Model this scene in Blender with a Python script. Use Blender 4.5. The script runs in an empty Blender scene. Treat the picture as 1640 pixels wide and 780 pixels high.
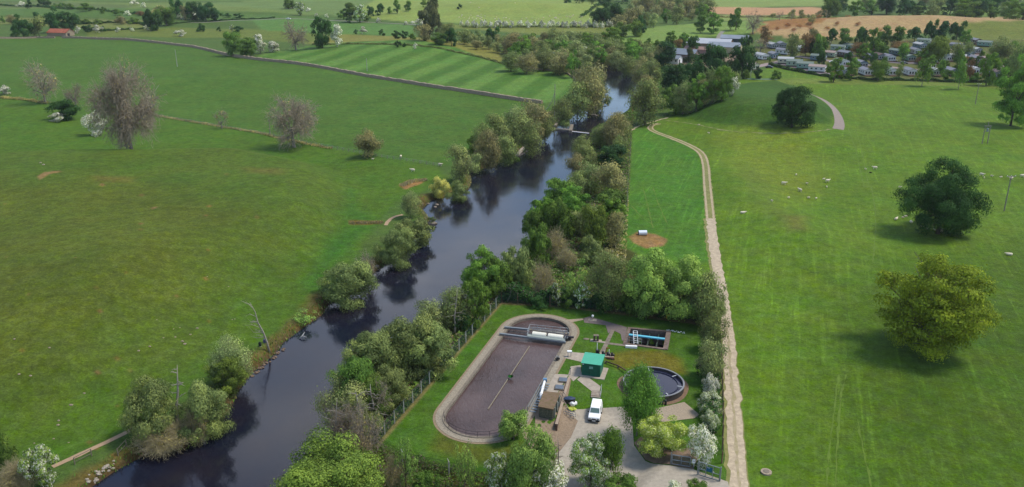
import bpy, math, random
import numpy as np
from mathutils import Vector, Matrix
R = math.radians
sc = bpy.context.scene
COL = sc.collection

# ------------------------------------------------------------------ camera, sky, sun, exposure
F_PX = 1330.0; CAM_H = 66.0; PITCH = math.atan(480 / F_PX)
cam = bpy.data.cameras.new('camera'); camo = bpy.data.objects.new('camera', cam); COL.objects.link(camo)
camo.location = (0, 0, CAM_H); camo.rotation_euler = (math.pi / 2 - PITCH, 0, 0)
cam.sensor_width = 36; cam.lens = F_PX / 1640 * 36; cam.clip_start = 0.5; cam.clip_end = 30000
sc.camera = camo
SUN_EL, SUN_AZ = 60, 82            # azimuth clockwise from +Y: light from the right, a little beyond
wd = bpy.data.worlds.new('World'); sc.world = wd; wd.use_nodes = True
nt = wd.node_tree; N = nt.nodes; L = nt.links
bg = N['Background']; bg.inputs[1].default_value = 0.135
sky = N.new('ShaderNodeTexSky'); sky.sky_type = 'NISHITA'; sky.sun_disc = False
sky.sun_elevation = R(SUN_EL); sky.sun_rotation = R(SUN_AZ); sky.air_density = 1.0; sky.dust_density = .6
tc = N.new('ShaderNodeTexCoord'); sx = N.new('ShaderNodeSeparateXYZ'); L.new(tc.outputs['Generated'], sx.inputs[0])
# clouds on a flat layer: direction divided by its height
dv = N.new('ShaderNodeVectorMath'); dv.operation = 'DIVIDE'; cz = N.new('ShaderNodeMath'); cz.operation = 'MAXIMUM'
L.new(sx.outputs[2], cz.inputs[0]); cz.inputs[1].default_value = 0.05
cb = N.new('ShaderNodeCombineXYZ'); [L.new(cz.outputs[0], cb.inputs[i]) for i in range(3)]
L.new(tc.outputs['Generated'], dv.inputs[0]); L.new(cb.outputs[0], dv.inputs[1])
cn = N.new('ShaderNodeTexNoise'); cn.inputs['Scale'].default_value = 0.55; cn.inputs['Detail'].default_value = 7; cn.inputs['Roughness'].default_value = .55
L.new(dv.outputs[0], cn.inputs['Vector'])
cr = N.new('ShaderNodeValToRGB'); cr.color_ramp.elements[0].position = .54; cr.color_ramp.elements[1].position = .72
L.new(cn.outputs[0], cr.inputs[0])
mx = N.new('ShaderNodeMixRGB'); mx.inputs[2].default_value = (8.8, 9.0, 9.4, 1)
L.new(cr.outputs[0], mx.inputs[0]); L.new(sky.outputs[0], mx.inputs[1]); L.new(mx.outputs[0], bg.inputs[0])
sl = bpy.data.lights.new('sun', 'SUN'); so = bpy.data.objects.new('sun', sl); COL.objects.link(so)
sl.energy = 2.2; sl.angle = R(13); sl.color = (1, .94, .84)
sd_ = Vector((math.sin(R(SUN_AZ)) * math.cos(R(SUN_EL)), math.cos(R(SUN_AZ)) * math.cos(R(SUN_EL)), math.sin(R(SUN_EL))))
so.rotation_euler = sd_.to_track_quat('Z', 'Y').to_euler(); so.location = (60, 40, 120)
vs = sc.view_settings; vs.view_transform = 'Standard'; vs.look = 'None'; vs.gamma = 1; vs.exposure = 0.74; vs.use_curve_mapping = False

# ------------------------------------------------------------------ geometry of the place
CP, SP = math.cos(PITCH), math.sin(PITCH)
def Gz(x, y, z=0.0):
    x = np.asarray(x, float); y = np.asarray(y, float); z = np.asarray(z, float)
    dx = (x - 820) / F_PX; k = (390 - y) / F_PX
    dy = CP + SP * k; dz = -SP + CP * k
    t = (z - CAM_H) / dz
    return dx * t, dy * t
def ppm(y): return CP * (y + 90) / CAM_H           # pixels per metre on flat ground seen at row y
def polyw(pts, z=0.0):
    a = np.array(pts, float); X, Y = Gz(a[:, 0], a[:, 1], z); return np.stack([X, Y], 1)
def sdpoly(P, poly):                                # signed distance, negative inside
    P = np.asarray(P, float); n = len(poly); d = np.full(len(P), 1e18); ins = np.zeros(len(P), bool)
    for i in range(n):
        a = poly[i]; b = poly[(i + 1) % n]; e = b - a; w = P - a
        t = np.clip((w @ e) / max(e @ e, 1e-12), 0, 1); q = w - t[:, None] * e
        d = np.minimum(d, (q * q).sum(1))
        c = (a[1] > P[:, 1]) != (b[1] > P[:, 1])
        xi = a[0] + (P[:, 1] - a[1]) / (e[1] if abs(e[1]) > 1e-12 else 1e-12) * e[0]
        ins ^= c & (P[:, 0] < xi)
    return np.where(ins, -1, 1) * np.sqrt(d)
def sdline(P, line):
    P = np.asarray(P, float); d = np.full(len(P), 1e18)
    for i in range(len(line) - 1):
        a = line[i]; b = line[i + 1]; e = b - a; w = P - a
        t = np.clip((w @ e) / (e @ e), 0, 1); q = w - t[:, None] * e; d = np.minimum(d, (q * q).sum(1))
    return np.sqrt(d)
def sms(a, b, x):
    t = np.clip((x - a) / (b - a), 0, 1); return t * t * (3 - 2 * t)

WZ = -1.2
LB = [(20,900),(90,830),(150,782),(190,755),(240,728),(300,722),(330,700),(372,660),(385,628),(402,603),(420,588),(444,567),(457,550),(490,525),(518,506),(530,488),(556,476),(592,450),(600,438),(627,420),(652,408),(660,388),(688,365),(690,350),(678,336),(692,322),(730,311),(752,304),(757,290),(754,278),(790,266),(830,249),(870,223),(885,208),(903,192),(920,180),(935,160),(955,140),(972,126),(974,119),(955,108),(925,100),(880,92)]
RB = [(410,900),(430,830),(450,775),(480,740),(515,712),(545,680),(552,640),(545,600),(560,575),(600,552),(650,535),(690,515),(730,492),(765,460),(800,440),(835,415),(845,385),(850,355),(875,325),(900,300),(925,272),(932,250),(938,225),(950,208),(975,195),(1005,180),(1010,165),(1018,148),(1026,135),(1020,124),(1000,114),(975,104),(930,90),(885,82)]
RIV = np.concatenate([polyw(LB, WZ), polyw(RB, WZ)[::-1]])
# oxidation ditch, circular tank and pit in metres
D2 = np.array([4.9, 136.3]); D1 = np.array([-4.4, 107.3]); DR, DRI = 6.95, 5.5
CT = np.array(Gz(1047, 611, 1.0)); CTR = 4.75
PIT = polyw([(1010,527),(1067,532),(1062,558),(1003,550)])
LOWP = polyw([(858,690),(872,682),(897,672),(916,640),(944,636),(1000,652),(1010,668),(1030,700),(1060,735),(1000,800),(870,900),(820,790),(845,720)])
WORKS = polyw([(610,705),(803,484),(1150,520),(1165,770),(1100,900),(640,800)])
BUMPS = [((150,470),60,34,3.4),((470,330),30,22,1.2),((20,330),40,30,2.0),((1210,188),26,42,4.5),((1185,300),9,26,2.0),((1262,372),9,16,1.2),((1300,420),14,45,.9),
         ((830,18),120,60,9),((1450,45),140,45,10),((1250,60),60,40,5),((1040,60),60,60,3),((300,20),160,60,5),((650,80),70,60,4),((1500,200),50,60,1.6),((200,130),80,40,2.2)]
BW = [(np.array(Gz(*c)), a, b, h) for c, a, b, h in BUMPS]
HUMP = polyw([(-900,265),(0,258),(200,250),(400,246),(500,262),(562,290),(575,330),(540,380),(500,420),(440,480),(330,590),(150,650),(0,700),(-900,1100)])
MOUND = polyw([(1100,196),(1130,158),(1180,140),(1245,132),(1300,150),(1335,185),(1330,204),(1270,208),(1190,206)])
def U(x, y):
    x = np.atleast_1d(np.asarray(x, float)); y = np.atleast_1d(np.asarray(y, float)); P = np.stack([x, y], 1)
    z = np.zeros(len(x))
    for c, a, b, h in BW: z += h * np.exp(-((x - c[0]) / a) ** 2 - ((y - c[1]) / b) ** 2)
    z += .5 * np.sin(x * .045 + 1.3) * np.sin(y * .031) + .25 * np.sin(x * .11 + y * .07)
    z += 4.6 * sms(4, -13, sdpoly(P, HUMP)) + 3.2 * sms(3, -9, sdpoly(P, MOUND))
    r = sdpoly(P, RIV); w = sdpoly(P, WORKS)
    z *= sms(4, 45, r) * sms(2, 40, w)
    z += -1.1 * sms(1.2, -2.0, sdpoly(P, LOWP))
    return z
def Hgt(x, y, pit=False):
    x = np.atleast_1d(np.asarray(x, float)); y = np.atleast_1d(np.asarray(y, float)); P = np.stack([x, y], 1)
    z = U(x, y); r = sdpoly(P, RIV)
    s = sms(-1.2, 2.6, r); z = z * s + (-2.0) * (1 - s)
    if pit:
        z = np.where(sdline(P, np.stack([D1, D2])) < 6.2, -3.2, z)
        z = np.where(sdpoly(P, PIT) < .12, -3.4, z)
    return z
def G(px, py):                                      # point of the ground seen at a pixel of the photograph
    z = 0.0
    for _ in range(8):
        x, y = Gz(px, py, z); q = float(U(x, y)[0]); e = abs(q - z); z = q
        if e < .01: break
    return float(x), float(y), z
def lin(c):
    c = np.asarray(c, float) / 255; return np.where(c <= .04045, c / 12.92, ((c + .055) / 1.055) ** 2.4)
KA = 0.55
def C(r, g, b, k=KA): v = lin((r, g, b)) * k; return (float(v[0]), float(v[1]), float(v[2]), 1)

# ------------------------------------------------------------------ materials
def newmat(name):
    m = bpy.data.materials.new(name); m.use_nodes = True; return m, m.node_tree.nodes, m.node_tree.links
MATS = {}
def mat(name, col, rough=.8, metal=0.0, ns=2.0, amt=.25, bump=0.0, col2=None, spec=.3):
    if name in MATS: return MATS[name]
    m, n, l = newmat(name); b = n['Principled BSDF']
    b.inputs['Roughness'].default_value = rough; b.inputs['Metallic'].default_value = metal; b.inputs['Specular IOR Level'].default_value = spec
    t = n.new('ShaderNodeTexCoord'); z = n.new('ShaderNodeTexNoise'); z.inputs['Scale'].default_value = ns; z.inputs['Detail'].default_value = 6; z.inputs['Roughness'].default_value = .65
    l.new(t.outputs['Object'], z.inputs['Vector'])
    r = n.new('ShaderNodeValToRGB'); r.color_ramp.elements[0].position = .3; r.color_ramp.elements[1].position = .7
    c = np.array(col[:3]); lo = np.array(col2[:3]) if col2 else c * (1 - amt); hi = c if col2 else np.minimum(c * (1 + amt), .95)
    r.color_ramp.elements[0].color = (*lo, 1); r.color_ramp.elements[1].color = (*hi, 1)
    l.new(z.outputs[0], r.inputs[0]); l.new(r.outputs[0], b.inputs['Base Color'])
    if bump:
        bp = n.new('ShaderNodeBump'); bp.inputs['Strength'].default_value = bump; bp.inputs['Distance'].default_value = .1
        l.new(z.outputs[0], bp.inputs['Height']); l.new(bp.outputs[0], b.inputs['Normal'])
    MATS[name] = m; return m
def leafmat(name, col, wood=(120,105,92), blossom=None, thr=.45):
    kl = 1.05
    m, n, l = newmat(name); b = n['Principled BSDF']; b.inputs['Roughness'].default_value = .75; b.inputs['Specular IOR Level'].default_value = .12
    a = n.new('ShaderNodeAttribute'); a.attribute_name = 'Tone'; s = n.new('ShaderNodeSeparateColor'); l.new(a.outputs['Color'], s.inputs[0])
    oi = n.new('ShaderNodeObjectInfo')
    # tone: leaf clusters differ in age and species colour
    r = n.new('ShaderNodeValToRGB'); c = np.array(C(*col, kl)[:3]) * np.array([1.0, 1.0, .84])
    r.color_ramp.elements[0].position = 0; r.color_ramp.elements[0].color = (*(c * np.array([.5, .56, .56])), 1)
    r.color_ramp.elements[1].position = 1; r.color_ramp.elements[1].color = (*np.minimum(c * np.array([1.75, 1.6, 1.35]), .9), 1)
    e = r.color_ramp.elements.new(.5); e.color = (*c, 1)
    l.new(s.outputs[0], r.inputs[0]); last = r.outputs[0]
    if blossom:
        g = n.new('ShaderNodeMath'); g.operation = 'GREATER_THAN'; g.inputs[1].default_value = thr; l.new(s.outputs[2], g.inputs[0])
        mb = n.new('ShaderNodeMixRGB'); l.new(g.outputs[0], mb.inputs[0]); l.new(last, mb.inputs[1]); mb.inputs[2].default_value = C(*blossom, .92); last = mb.outputs[0]
    mw = n.new('ShaderNodeMixRGB'); l.new(s.outputs[1], mw.inputs[0]); l.new(last, mw.inputs[1]); mw.inputs[2].default_value = C(*wood, .9)
    hs = n.new('ShaderNodeHueSaturation'); l.new(mw.outputs[0], hs.inputs['Color'])
    m1 = n.new('ShaderNodeMath'); m1.operation = 'MULTIPLY_ADD'; m1.inputs[1].default_value = .022; m1.inputs[2].default_value = .487; l.new(oi.outputs['Random'], m1.inputs[0]); l.new(m1.outputs[0], hs.inputs['Hue'])
    m2 = n.new('ShaderNodeMath'); m2.operation = 'MULTIPLY_ADD'; m2.inputs[1].default_value = .35; m2.inputs[2].default_value = .82; l.new(oi.outputs['Random'], m2.inputs[0]); l.new(m2.outputs[0], hs.inputs['Value'])
    l.new(hs.outputs[0], b.inputs['Base Color'])
    tr = n.new('ShaderNodeBsdfTranslucent'); l.new(hs.outputs[0], tr.inputs[0]); ms = n.new('ShaderNodeMixShader'); ms.inputs[0].default_value = .3
    l.new(b.outputs[0], ms.inputs[1]); l.new(tr.outputs[0], ms.inputs[2]); l.new(ms.outputs[0], n['Material Output'].inputs[0])
    MATS[name] = m; return m

# ------------------------------------------------------------------ object helpers
def tag(o, label=None, cat=None, group=None, kind=None):
    if label: o['label'] = label
    if cat: o['category'] = cat
    if group: o['group'] = group
    if kind: o['kind'] = kind
    return o
def thing(name, label, cat, loc, rz=0.0, group=None, scale=(1, 1, 1)):
    o = bpy.data.objects.new(name, None); COL.objects.link(o); o.empty_display_size = .3
    o.location = loc; o.rotation_euler = (0, 0, rz); o.scale = scale; return tag(o, label, cat, group)
def link(name, me, m=None, parent=None, loc=None, rz=0.0, scale=None):
    o = bpy.data.objects.new(name, me); COL.objects.link(o)
    if m:
        if not me.materials: me.materials.append(m)
        elif me.materials[0] != m:
            o.material_slots[0].link = 'OBJECT'; o.material_slots[0].material = m
    if parent: o.parent = parent
    if loc is not None: o.location = loc
    if rz: o.rotation_euler = (0, 0, rz)
    if scale: o.scale = scale
    return o
def kids(o): return [c for c in bpy.data.objects if c.parent == o]
class MB:
    def __init__(s): s.v = []; s.f = []; s.smooth = []
    def add(s, vs, fs, sm=False):
        k = len(s.v); s.v += [tuple(map(float, v)) for v in vs]; s.f += [tuple(i + k for i in f) for f in fs]; s.smooth += [sm] * len(fs); return s
    def box(s, c, d, rz=0.0, m=None):
        x, y, z = [q / 2 for q in d]; cc, sn = math.cos(rz), math.sin(rz); vs = []
        for a in (-x, x):
            for b in (-y, y):
                for e in (-z, z): vs.append((c[0] + a * cc - b * sn, c[1] + a * sn + b * cc, c[2] + e))
        if m is not None: vs = [m @ Vector(v) for v in vs]
        return s.add(vs, [(0,1,3,2),(4,6,7,5),(0,4,5,1),(2,3,7,6),(0,2,6,4),(1,5,7,3)])
    def tube(s, p, q, r0, r1=None, n=6, sm=True):
        r1 = r0 if r1 is None else r1; p = Vector(p); q = Vector(q); d = (q - p)
        if d.length < 1e-6: return s
        d.normalize(); u = d.orthogonal().normalized(); w = d.cross(u); vs = []
        for c, r in ((p, r0), (q, r1)):
            for i in range(n):
                a = 2 * math.pi * i / n; vs.append(c + (u * math.cos(a) + w * math.sin(a)) * r)
        fs = [(i, (i + 1) % n, n + (i + 1) % n, n + i) for i in range(n)]
        s.add(vs, fs, sm); s.add(vs[:n], [tuple(range(n))[::-1]]); return s.add(vs[n:], [tuple(range(n))])
    def path(s, pts, rs, n=6):
        pts = [Vector(p) for p in pts]; k = len(pts); vs = []; u = None
        for i, p in enumerate(pts):
            d = (pts[min(i + 1, k - 1)] - pts[max(i - 1, 0)]).normalized()
            u = d.orthogonal().normalized() if u is None else (u - d * u.dot(d)).normalized(); w = d.cross(u)
            r = rs[i] if hasattr(rs, '__len__') else rs
            for j in range(n):
                a = 2 * math.pi * j / n; vs.append(p + (u * math.cos(a) + w * math.sin(a)) * r)
        fs = []
        for i in range(k - 1):
            for j in range(n): fs.append((i*n+j, i*n+(j+1) % n, (i+1)*n+(j+1) % n, (i+1)*n+j))
        s.add(vs, fs + [tuple(range(n))[::-1], tuple((k-1)*n+j for j in range(n))], True); return s
    def prism(s, poly, z0, z1):
        n = len(poly); z0 = [z0] * n if not hasattr(z0, '__len__') else z0; z1 = [z1] * n if not hasattr(z1, '__len__') else z1
        a = sum(poly[i][0] * poly[(i+1) % n][1] - poly[(i+1) % n][0] * poly[i][1] for i in range(n))
        if a < 0: poly = list(poly)[::-1]; z0 = list(z0)[::-1]; z1 = list(z1)[::-1]
        vs = [(p[0], p[1], z) for p, z in zip(poly, z0)] + [(p[0], p[1], z) for p, z in zip(poly, z1)]
        return s.add(vs, [tuple(range(n))[::-1], tuple(range(n, 2*n))] + [(i, (i+1) % n, n+(i+1) % n, n+i) for i in range(n)])
    def blob(s, c, r, seed=0, n=10, jit=.15):
        rg = random.Random(seed); vs = []; k = n // 2
        for i in range(k + 1):
            for j in range(n):
                t = math.pi * i / k; a = 2 * math.pi * j / n; q = 1 + rg.uniform(-jit, jit)
                vs.append((c[0] + r[0]*math.sin(t)*math.cos(a)*q, c[1] + r[1]*math.sin(t)*math.sin(a)*q, c[2] + r[2]*math.cos(t)*q))
        return s.add(vs, [(i*n+j, (i+1)*n+j, (i+1)*n+(j+1) % n, i*n+(j+1) % n) for i in range(k) for j in range(n)], jit < .1)
    def mesh(s, name):
        me = bpy.data.meshes.new(name); me.from_pydata(s.v, [], s.f); me.polygons.foreach_set('use_smooth', s.smooth); me.update(); return me
    def build(s, name, m, parent=None, **k): return link(name, s.mesh(name), m, parent, **k)
def npmesh(name, V, nv, tone=None):                # V: (faces*nv, 3) separate polygons
    me = bpy.data.meshes.new(name); n = len(V); f = n // nv
    me.vertices.add(n); me.vertices.foreach_set('co', np.asarray(V, np.float32).ravel())
    me.loops.add(n); me.loops.foreach_set('vertex_index', np.arange(n, dtype=np.int32))
    me.polygons.add(f); me.polygons.foreach_set('loop_start', np.arange(0, n, nv, dtype=np.int32)); me.polygons.foreach_set('loop_total', np.full(f, nv, np.int32))
    if tone is not None:
        a = me.attributes.new('Tone', 'FLOAT_COLOR', 'POINT'); t = np.ones((n, 4), np.float32); t[:, :3] = np.repeat(tone, nv, 0); a.data.foreach_set('color', t.ravel())
    me.update(); me.validate(); return me
def sheet(name, poly, z, m, label=None):            # flat or draped polygon at z above the ground
    import bmesh
    bm = bmesh.new(); f = bm.faces.new([bm.verts.new((p[0], p[1], 0)) for p in poly]); bmesh.ops.triangulate(bm, faces=[f])
    for _ in range(5):
        es = [e for e in bm.edges if e.calc_length() > 1.0]
        if not es: break
        bmesh.ops.subdivide_edges(bm, edges=es, cuts=1); bmesh.ops.triangulate(bm, faces=bm.faces[:])
    vs = bm.verts[:]; zz = U([v.co.x for v in vs], [v.co.y for v in vs])
    for v, q in zip(vs, zz): v.co.z = q + z
    bmesh.ops.recalc_face_normals(bm, faces=bm.faces[:])
    if sum(f.normal.z for f in bm.faces) < 0: bmesh.ops.reverse_faces(bm, faces=bm.faces[:])
    me = bpy.data.meshes.new(name); bm.to_mesh(me); bm.free(); o = link(name, me, m); return tag(o, label, kind='structure')
def resample(line, step):
    P = np.array(line, float); s = np.r_[0, np.cumsum(np.hypot(*np.diff(P, axis=0).T))]; n = max(2, int(s[-1] / step) + 1); t = np.linspace(0, s[-1], n)
    return np.stack([np.interp(t, s, P[:, 0]), np.interp(t, s, P[:, 1])], 1)
def smoothline(line, step=2.0, it=2):
    P = np.array(line, float)
    for _ in range(it):
        Q = [P[0]]
        for i in range(len(P) - 1): Q += [P[i] * .75 + P[i+1] * .25, P[i] * .25 + P[i+1] * .75]
        Q.append(P[-1]); P = np.array(Q)
    return resample(P, step)
def normals2(P):
    d = np.gradient(P, axis=0); d /= np.linalg.norm(d, axis=1)[:, None] + 1e-9; return np.stack([-d[:, 1], d[:, 0]], 1)
def ribbon(name, px, w, m, z=.05, kind='structure', label=None, jit=.0, seed=1):
    W = np.array([G(*p)[:2] for p in px]); P = smoothline(W, 1.2); n = normals2(P); rg = np.random.default_rng(seed)
    ww = np.interp(np.linspace(0, 1, len(P)), np.linspace(0, 1, len(w)), w) if hasattr(w, '__len__') else np.full(len(P), w)
    rows = []
    for k in (-.5, 0, .5): rows.append(P + n * (ww * k)[:, None] + (rg.normal(0, jit, (len(P), 1)) * n if k else 0))
    V = []; Fc = []; k = len(P)
    for r in rows: zz = U(r[:, 0], r[:, 1]); V += [(a, b, c + z) for (a, b), c in zip(r, zz)]
    for j in range(2):
        for i in range(k - 1): Fc.append((j*k+i, (j+1)*k+i, (j+1)*k+i+1, j*k+i+1))
    me = bpy.data.meshes.new(name); me.from_pydata(V, [], [f[::-1] for f in Fc]); me.update()
    return tag(link(name, me, m), label, kind=kind)

# ------------------------------------------------------------------ ground sheet
def build_ground():
    px = np.concatenate([[-2600, -1800], np.arange(-1200, -60, 30), np.arange(-60, 1700, 2.4), np.arange(1700, 2900, 30), [3500, 4200]])
    py = np.concatenate([[-60, -54, -46, -38, -30, -24, -18, -12, -7, -3], np.arange(0, 800, 1.8), np.arange(800, 1500, 14)])
    _, Y = Gz(np.full(len(py), 820.), py); Y = np.r_[Y, 30, 0, -60, -200, -800][::-1]
    dep = np.maximum(Y * CP + CAM_H * SP, 60)
    X = (px[None, :] - 820) / F_PX * dep[:, None]; YY = np.repeat(Y[:, None], len(px), 1)
    # spread the coarse outer rows
    x = X.ravel(); y = YY.ravel(); n = len(x); P = np.stack([x, y], 1)
    z = np.concatenate([Hgt(x[i:i+60000], y[i:i+60000], True) for i in range(0, n, 60000)])
    base = np.tile(lin((86, 120, 60)), (n, 1)); mask = np.zeros((n, 3)); mask[:, 1] = .25
    rg = np.random.default_rng(5)
    wob = 1.6 * np.sin(x * .21 + y * .13) + 1.2 * np.sin(x * .37 - y * .29 + 1) + .7 * np.sin(x * .9 + y * .8)
    def field(pts, c, fe=.8, streak=None, scrub=None, s=1.0, wb=0.0):
        q = polyw(pts); lo = q.min(0) - fe - 8; hi = q.max(0) + fe + 8
        ix = np.where((x > lo[0]) & (x < hi[0]) & (y > lo[1]) & (y < hi[1]))[0]
        if not len(ix): return
        d = sdpoly(P[ix], q) + wb * wob[ix]; w = sms(fe, -fe, d) * s
        base[ix] = base[ix] * (1 - w[:, None]) + lin(c) * w[:, None]
        if streak is not None: mask[ix, 0] = mask[ix, 0] * (1 - w) + streak * w
        if scrub is not None: mask[ix, 1] = mask[ix, 1] * (1 - w) + scrub * w
    # far country, top of the picture
    field([(-900,-60),(3000,-60),(3000,0),(-900,0)], (118,148,88), 20)
    field([(-900,0),(0,2),(330,5),(420,0),(640,-4),(660,30),(500,26),(400,24),(200,22),(0,16),(-900,16)], (116,146,82), 3)
    field([(-900,0),(90,3),(200,8),(240,20),(120,16),(0,12),(-900,12)], (100,126,76), 3)
    field([(-900,16),(0,14),(180,19),(380,26),(520,28),(560,34),(420,36),(230,30),(0,26),(-900,22)], (90,130,66), 2)
    field([(-900,26),(0,28),(230,34),(260,46),(100,44),(0,38),(-900,38)], (122,142,82), 2)
    field([(140,44),(240,44),(420,47),(545,58),(490,72),(400,60),(240,60),(140,58)], (112,136,66), 2, None, .5)
    field([(330,4),(640,-2),(660,28),(560,28),(420,22)], (112,146,86), 2)
    field([(400,30),(480,32),(660,40),(665,58),(545,57),(420,48)], (96,144,74), 1.5)
    field([(545,57),(665,60),(700,66),(800,82),(812,104),(700,83),(570,73),(490,72)], (138,148,78), 2, None, .4)
    field([(600,0),(700,-8),(830,-6),(960,4),(975,38),(900,44),(740,38),(660,36),(560,26)], (142,172,92), 3)
    field([(670,40),(990,44),(985,56),(870,58),(760,48)], (128,148,78), 3, None, .6)
    field([(965,66),(1040,48),(1110,40),(1210,38),(1230,48),(1212,64),(1160,64),(1060,72),(1000,76)], (126,164,86), 1.5)
    field([(1020,78),(1090,72),(1110,90),(1060,104),(1030,92)], (102,140,58), 1.5)
    field([(1125,-4),(1400,-6),(1410,8),(1130,12)], (136,166,96), 3)
    field([(1130,12),(1215,11),(1330,13),(1330,27),(1230,24),(1135,23)], (196,164,132), 2, None, .3)
    field([(1140,24),(1240,26),(1330,28),(1300,38),(1220,40),(1150,34)], (136,164,92), 2)
    field([(1470,10),(1640,4),(2400,0),(2400,20),(1640,26),(1480,26)], (112,150,72), 3)
    field([(1205,62),(1225,44),(1330,36),(1450,29),(1640,27),(2500,26),(2500,52),(1640,48),(1540,52),(1400,62),(1300,72)], (184,166,128), 2, None, .6, wb=1)
    field([(1205,62),(1225,44),(1300,36),(1370,30),(1400,32),(1330,46),(1240,58)], (158,116,62), 3, None, 1.0, .8, wb=2)
    field([(1535,50),(1640,46),(2400,44),(2400,70),(1640,68),(1560,64)], (116,136,64), 2, None, .6)
    # caravan park ground
    field([(1190,80),(1300,68),(1450,64),(1640,64),(2300,60),(2300,134),(1640,131),(1480,130),(1330,123),(1250,106),(1190,104)], (108,122,72), 1.5, None, 1.0)
    # upstream farm yard
    field([(1060,90),(1110,80),(1190,76),(1200,98),(1130,108),(1070,104)], (150,140,130), 2, None, .7)
    # left bank fields
    field([(-900,64),(0,62),(100,62),(200,64),(300,74),(360,90),(480,106),(640,131),(780,152),(870,166),(885,175),(830,200),(740,262),(700,267),(560,243),(420,215),(250,190),(120,185),(0,160),(-900,150)], (82,124,50), 1.2)
    field([(-900,150),(0,160),(120,185),(250,190),(420,215),(560,243),(700,267),(720,290),(640,320),(600,360),(570,410),(510,470),(430,540),(330,620),(200,690),(80,745),(0,800),(-900,1300)], (84,126,42), 1.5, None, .3)
    field([(-900,265),(0,262),(200,250),(400,246),(500,262),(562,290),(575,330),(540,380),(500,420),(440,480),(330,590),(150,650),(0,700),(-900,1100)], (90,122,46), 8, None, .6, .9, wb=1.2)
    field([(-900,330),(0,330),(200,320),(330,350),(420,380),(330,470),(230,560),(100,620),(0,640),(-900,900)], (102,118,46), 14, None, .8, .6)
    field([(560,300),(600,360),(540,420),(510,470),(470,500),(500,430),(545,370)], (72,122,44), 3)
    # striped field
    q = [(412,92),(440,84),(500,76),(570,71),(660,74),(730,84),(800,103),(860,113),(905,117),(920,128),(916,158),(870,165),(780,151),(640,130),(480,105)]
    field(q, (82,130,54), 1.2)
    A = np.array(Gz(615,120)); B = np.array(Gz(735,81)); dd = (B - A) / np.linalg.norm(B - A); nn = np.array([dd[1], -dd[0]])
    s0 = np.array(Gz(560,118)); s1 = np.array(Gz(604,124.5)); per = abs((s1 - s0) @ nn)
    w = sms(1, -1, sdpoly(P, polyw(q))); u = (P @ nn + 3.5 * np.sin((P @ dd) * .018)) / per; st = .5 + .5 * np.tanh(3.5 * np.sin(2 * math.pi * u))
    base[:] = base + (lin((108,156,76)) - base) * (w * st * .85)[:, None]
    # mowing swirls by the wood
    # right bank fields
    field([(1012,205),(1085,186),(1180,130),(1240,105),(1330,123),(1480,131),(1640,133),(2600,140),(2600,1500),(1230,1500),(1195,800),(1165,560),(1150,480),(1000,480),(970,410),(1000,330)], (98,138,44), 2, .6, .3)
    field([(1012,205),(1040,205),(1120,240),(1135,300),(1145,420),(1100,420),(985,400),(1000,330)], (82,136,50), 2, .9, .3)
    field([(1150,215),(1300,215),(1320,300),(1250,330),(1165,260)], (124,152,56), 9, .3, .4, .8)
    field([(1160,340),(1260,330),(1290,420),(1270,600),(1230,760),(1190,760),(1170,560)], (102,146,44), 8, .9, .4, .75)
    field([(1350,460),(1640,380),(2400,380),(2400,1300),(1300,1200),(1310,780)], (76,112,34), 16, .8, .3, .8)  # deeper green at lower right: mild vignette darkening put into the grass colour
    field([(1180,262),(1215,270),(1250,330),(1275,380),(1240,380),(1200,320)], (104,132,56), 3, .2, .3, .6)
    field([(1085,190),(1130,158),(1180,134),(1245,128),(1300,150),(1335,185),(1332,207),(1270,213),(1190,212),(1130,203)], (70,110,42), 2, 0, .4)
    field([(1180,134),(1240,128),(1330,126),(1640,136),(2300,142),(2300,150),(1640,142),(1400,135),(1250,137)], (118,146,66), 1.5, 0, .4)
    # feeding place, worn and bare patches
    for pts, c, fe in [([(1008,378),(1022,370),(1050,373),(1068,382),(1062,392),(1035,396),(1015,388)], (172,140,104), .6), ([(66,322),(78,314),(102,311),(106,314),(86,318),(72,330)], (164,138,102), .5),
                   ([(246,371),(256,366),(262,369),(250,374)], (164,138,102), .4), ([(1110,520),(1160,520),(1160,530),(1110,526)], (140,120,90), .6), ([(640,296),(655,289),(682,286),(676,293),(650,302)], (176,140,100), .5),
                   ([(560,356),(610,354),(612,359),(562,361)], (130,112,62), .5), ([(395,296),(450,296),(450,308),(400,306)], (116,120,60), 4), ([(160,318),(220,316),(215,325),(165,325)], (118,120,60), 3),
                   ([(1250,360),(1290,352),(1290,385),(1262,385)], (120,132,66), 2.5)]:
        field(pts, c, fe, 0, .8, .9, wb=.18)
    for i in range(34):                             # small scrapes and molehills' bare soil
        cx, cy = rg.uniform(0, 420), rg.uniform(300, 740)
        if cx > 700 - cy * .55: continue
        r = rg.uniform(2, 6); field([(cx-r, cy), (cx, cy-r*.5), (cx+r, cy), (cx, cy+r*.5)], (150,122,80), .35, 0, .6, rg.uniform(.3, .9))
    # works lawn
    field([(600,712),(803,484),(1150,520),(1160,600),(1166,775),(1100,860),(620,800)], (82,128,46), .6, 0, .35)
    field([(970,570),(1010,560),(1060,562),(1090,575),(1100,600),(1030,590),(990,590)], (140,132,56), 1.2, 0, .9, .7)
    field([(705,690),(730,708),(800,716),(860,706),(900,720),(860,760),(760,740),(690,720)], (118,118,54), 1.5, 0, .8, .6)
    field([(598,716),(800,484),(804,487),(605,718)], (150,138,108), .3, 0, .6, .7)
    field([(800,480),(900,484),(1150,516),(1150,524),(900,492),(800,487)], (160,140,112), .35, 0, .5, .8)
    field([(600,714),(700,745),(800,764),(880,775),(1000,790),(1000,1000),(500,1000),(560,760)], (92,98,52), .8, 0, 1.0)
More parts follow.
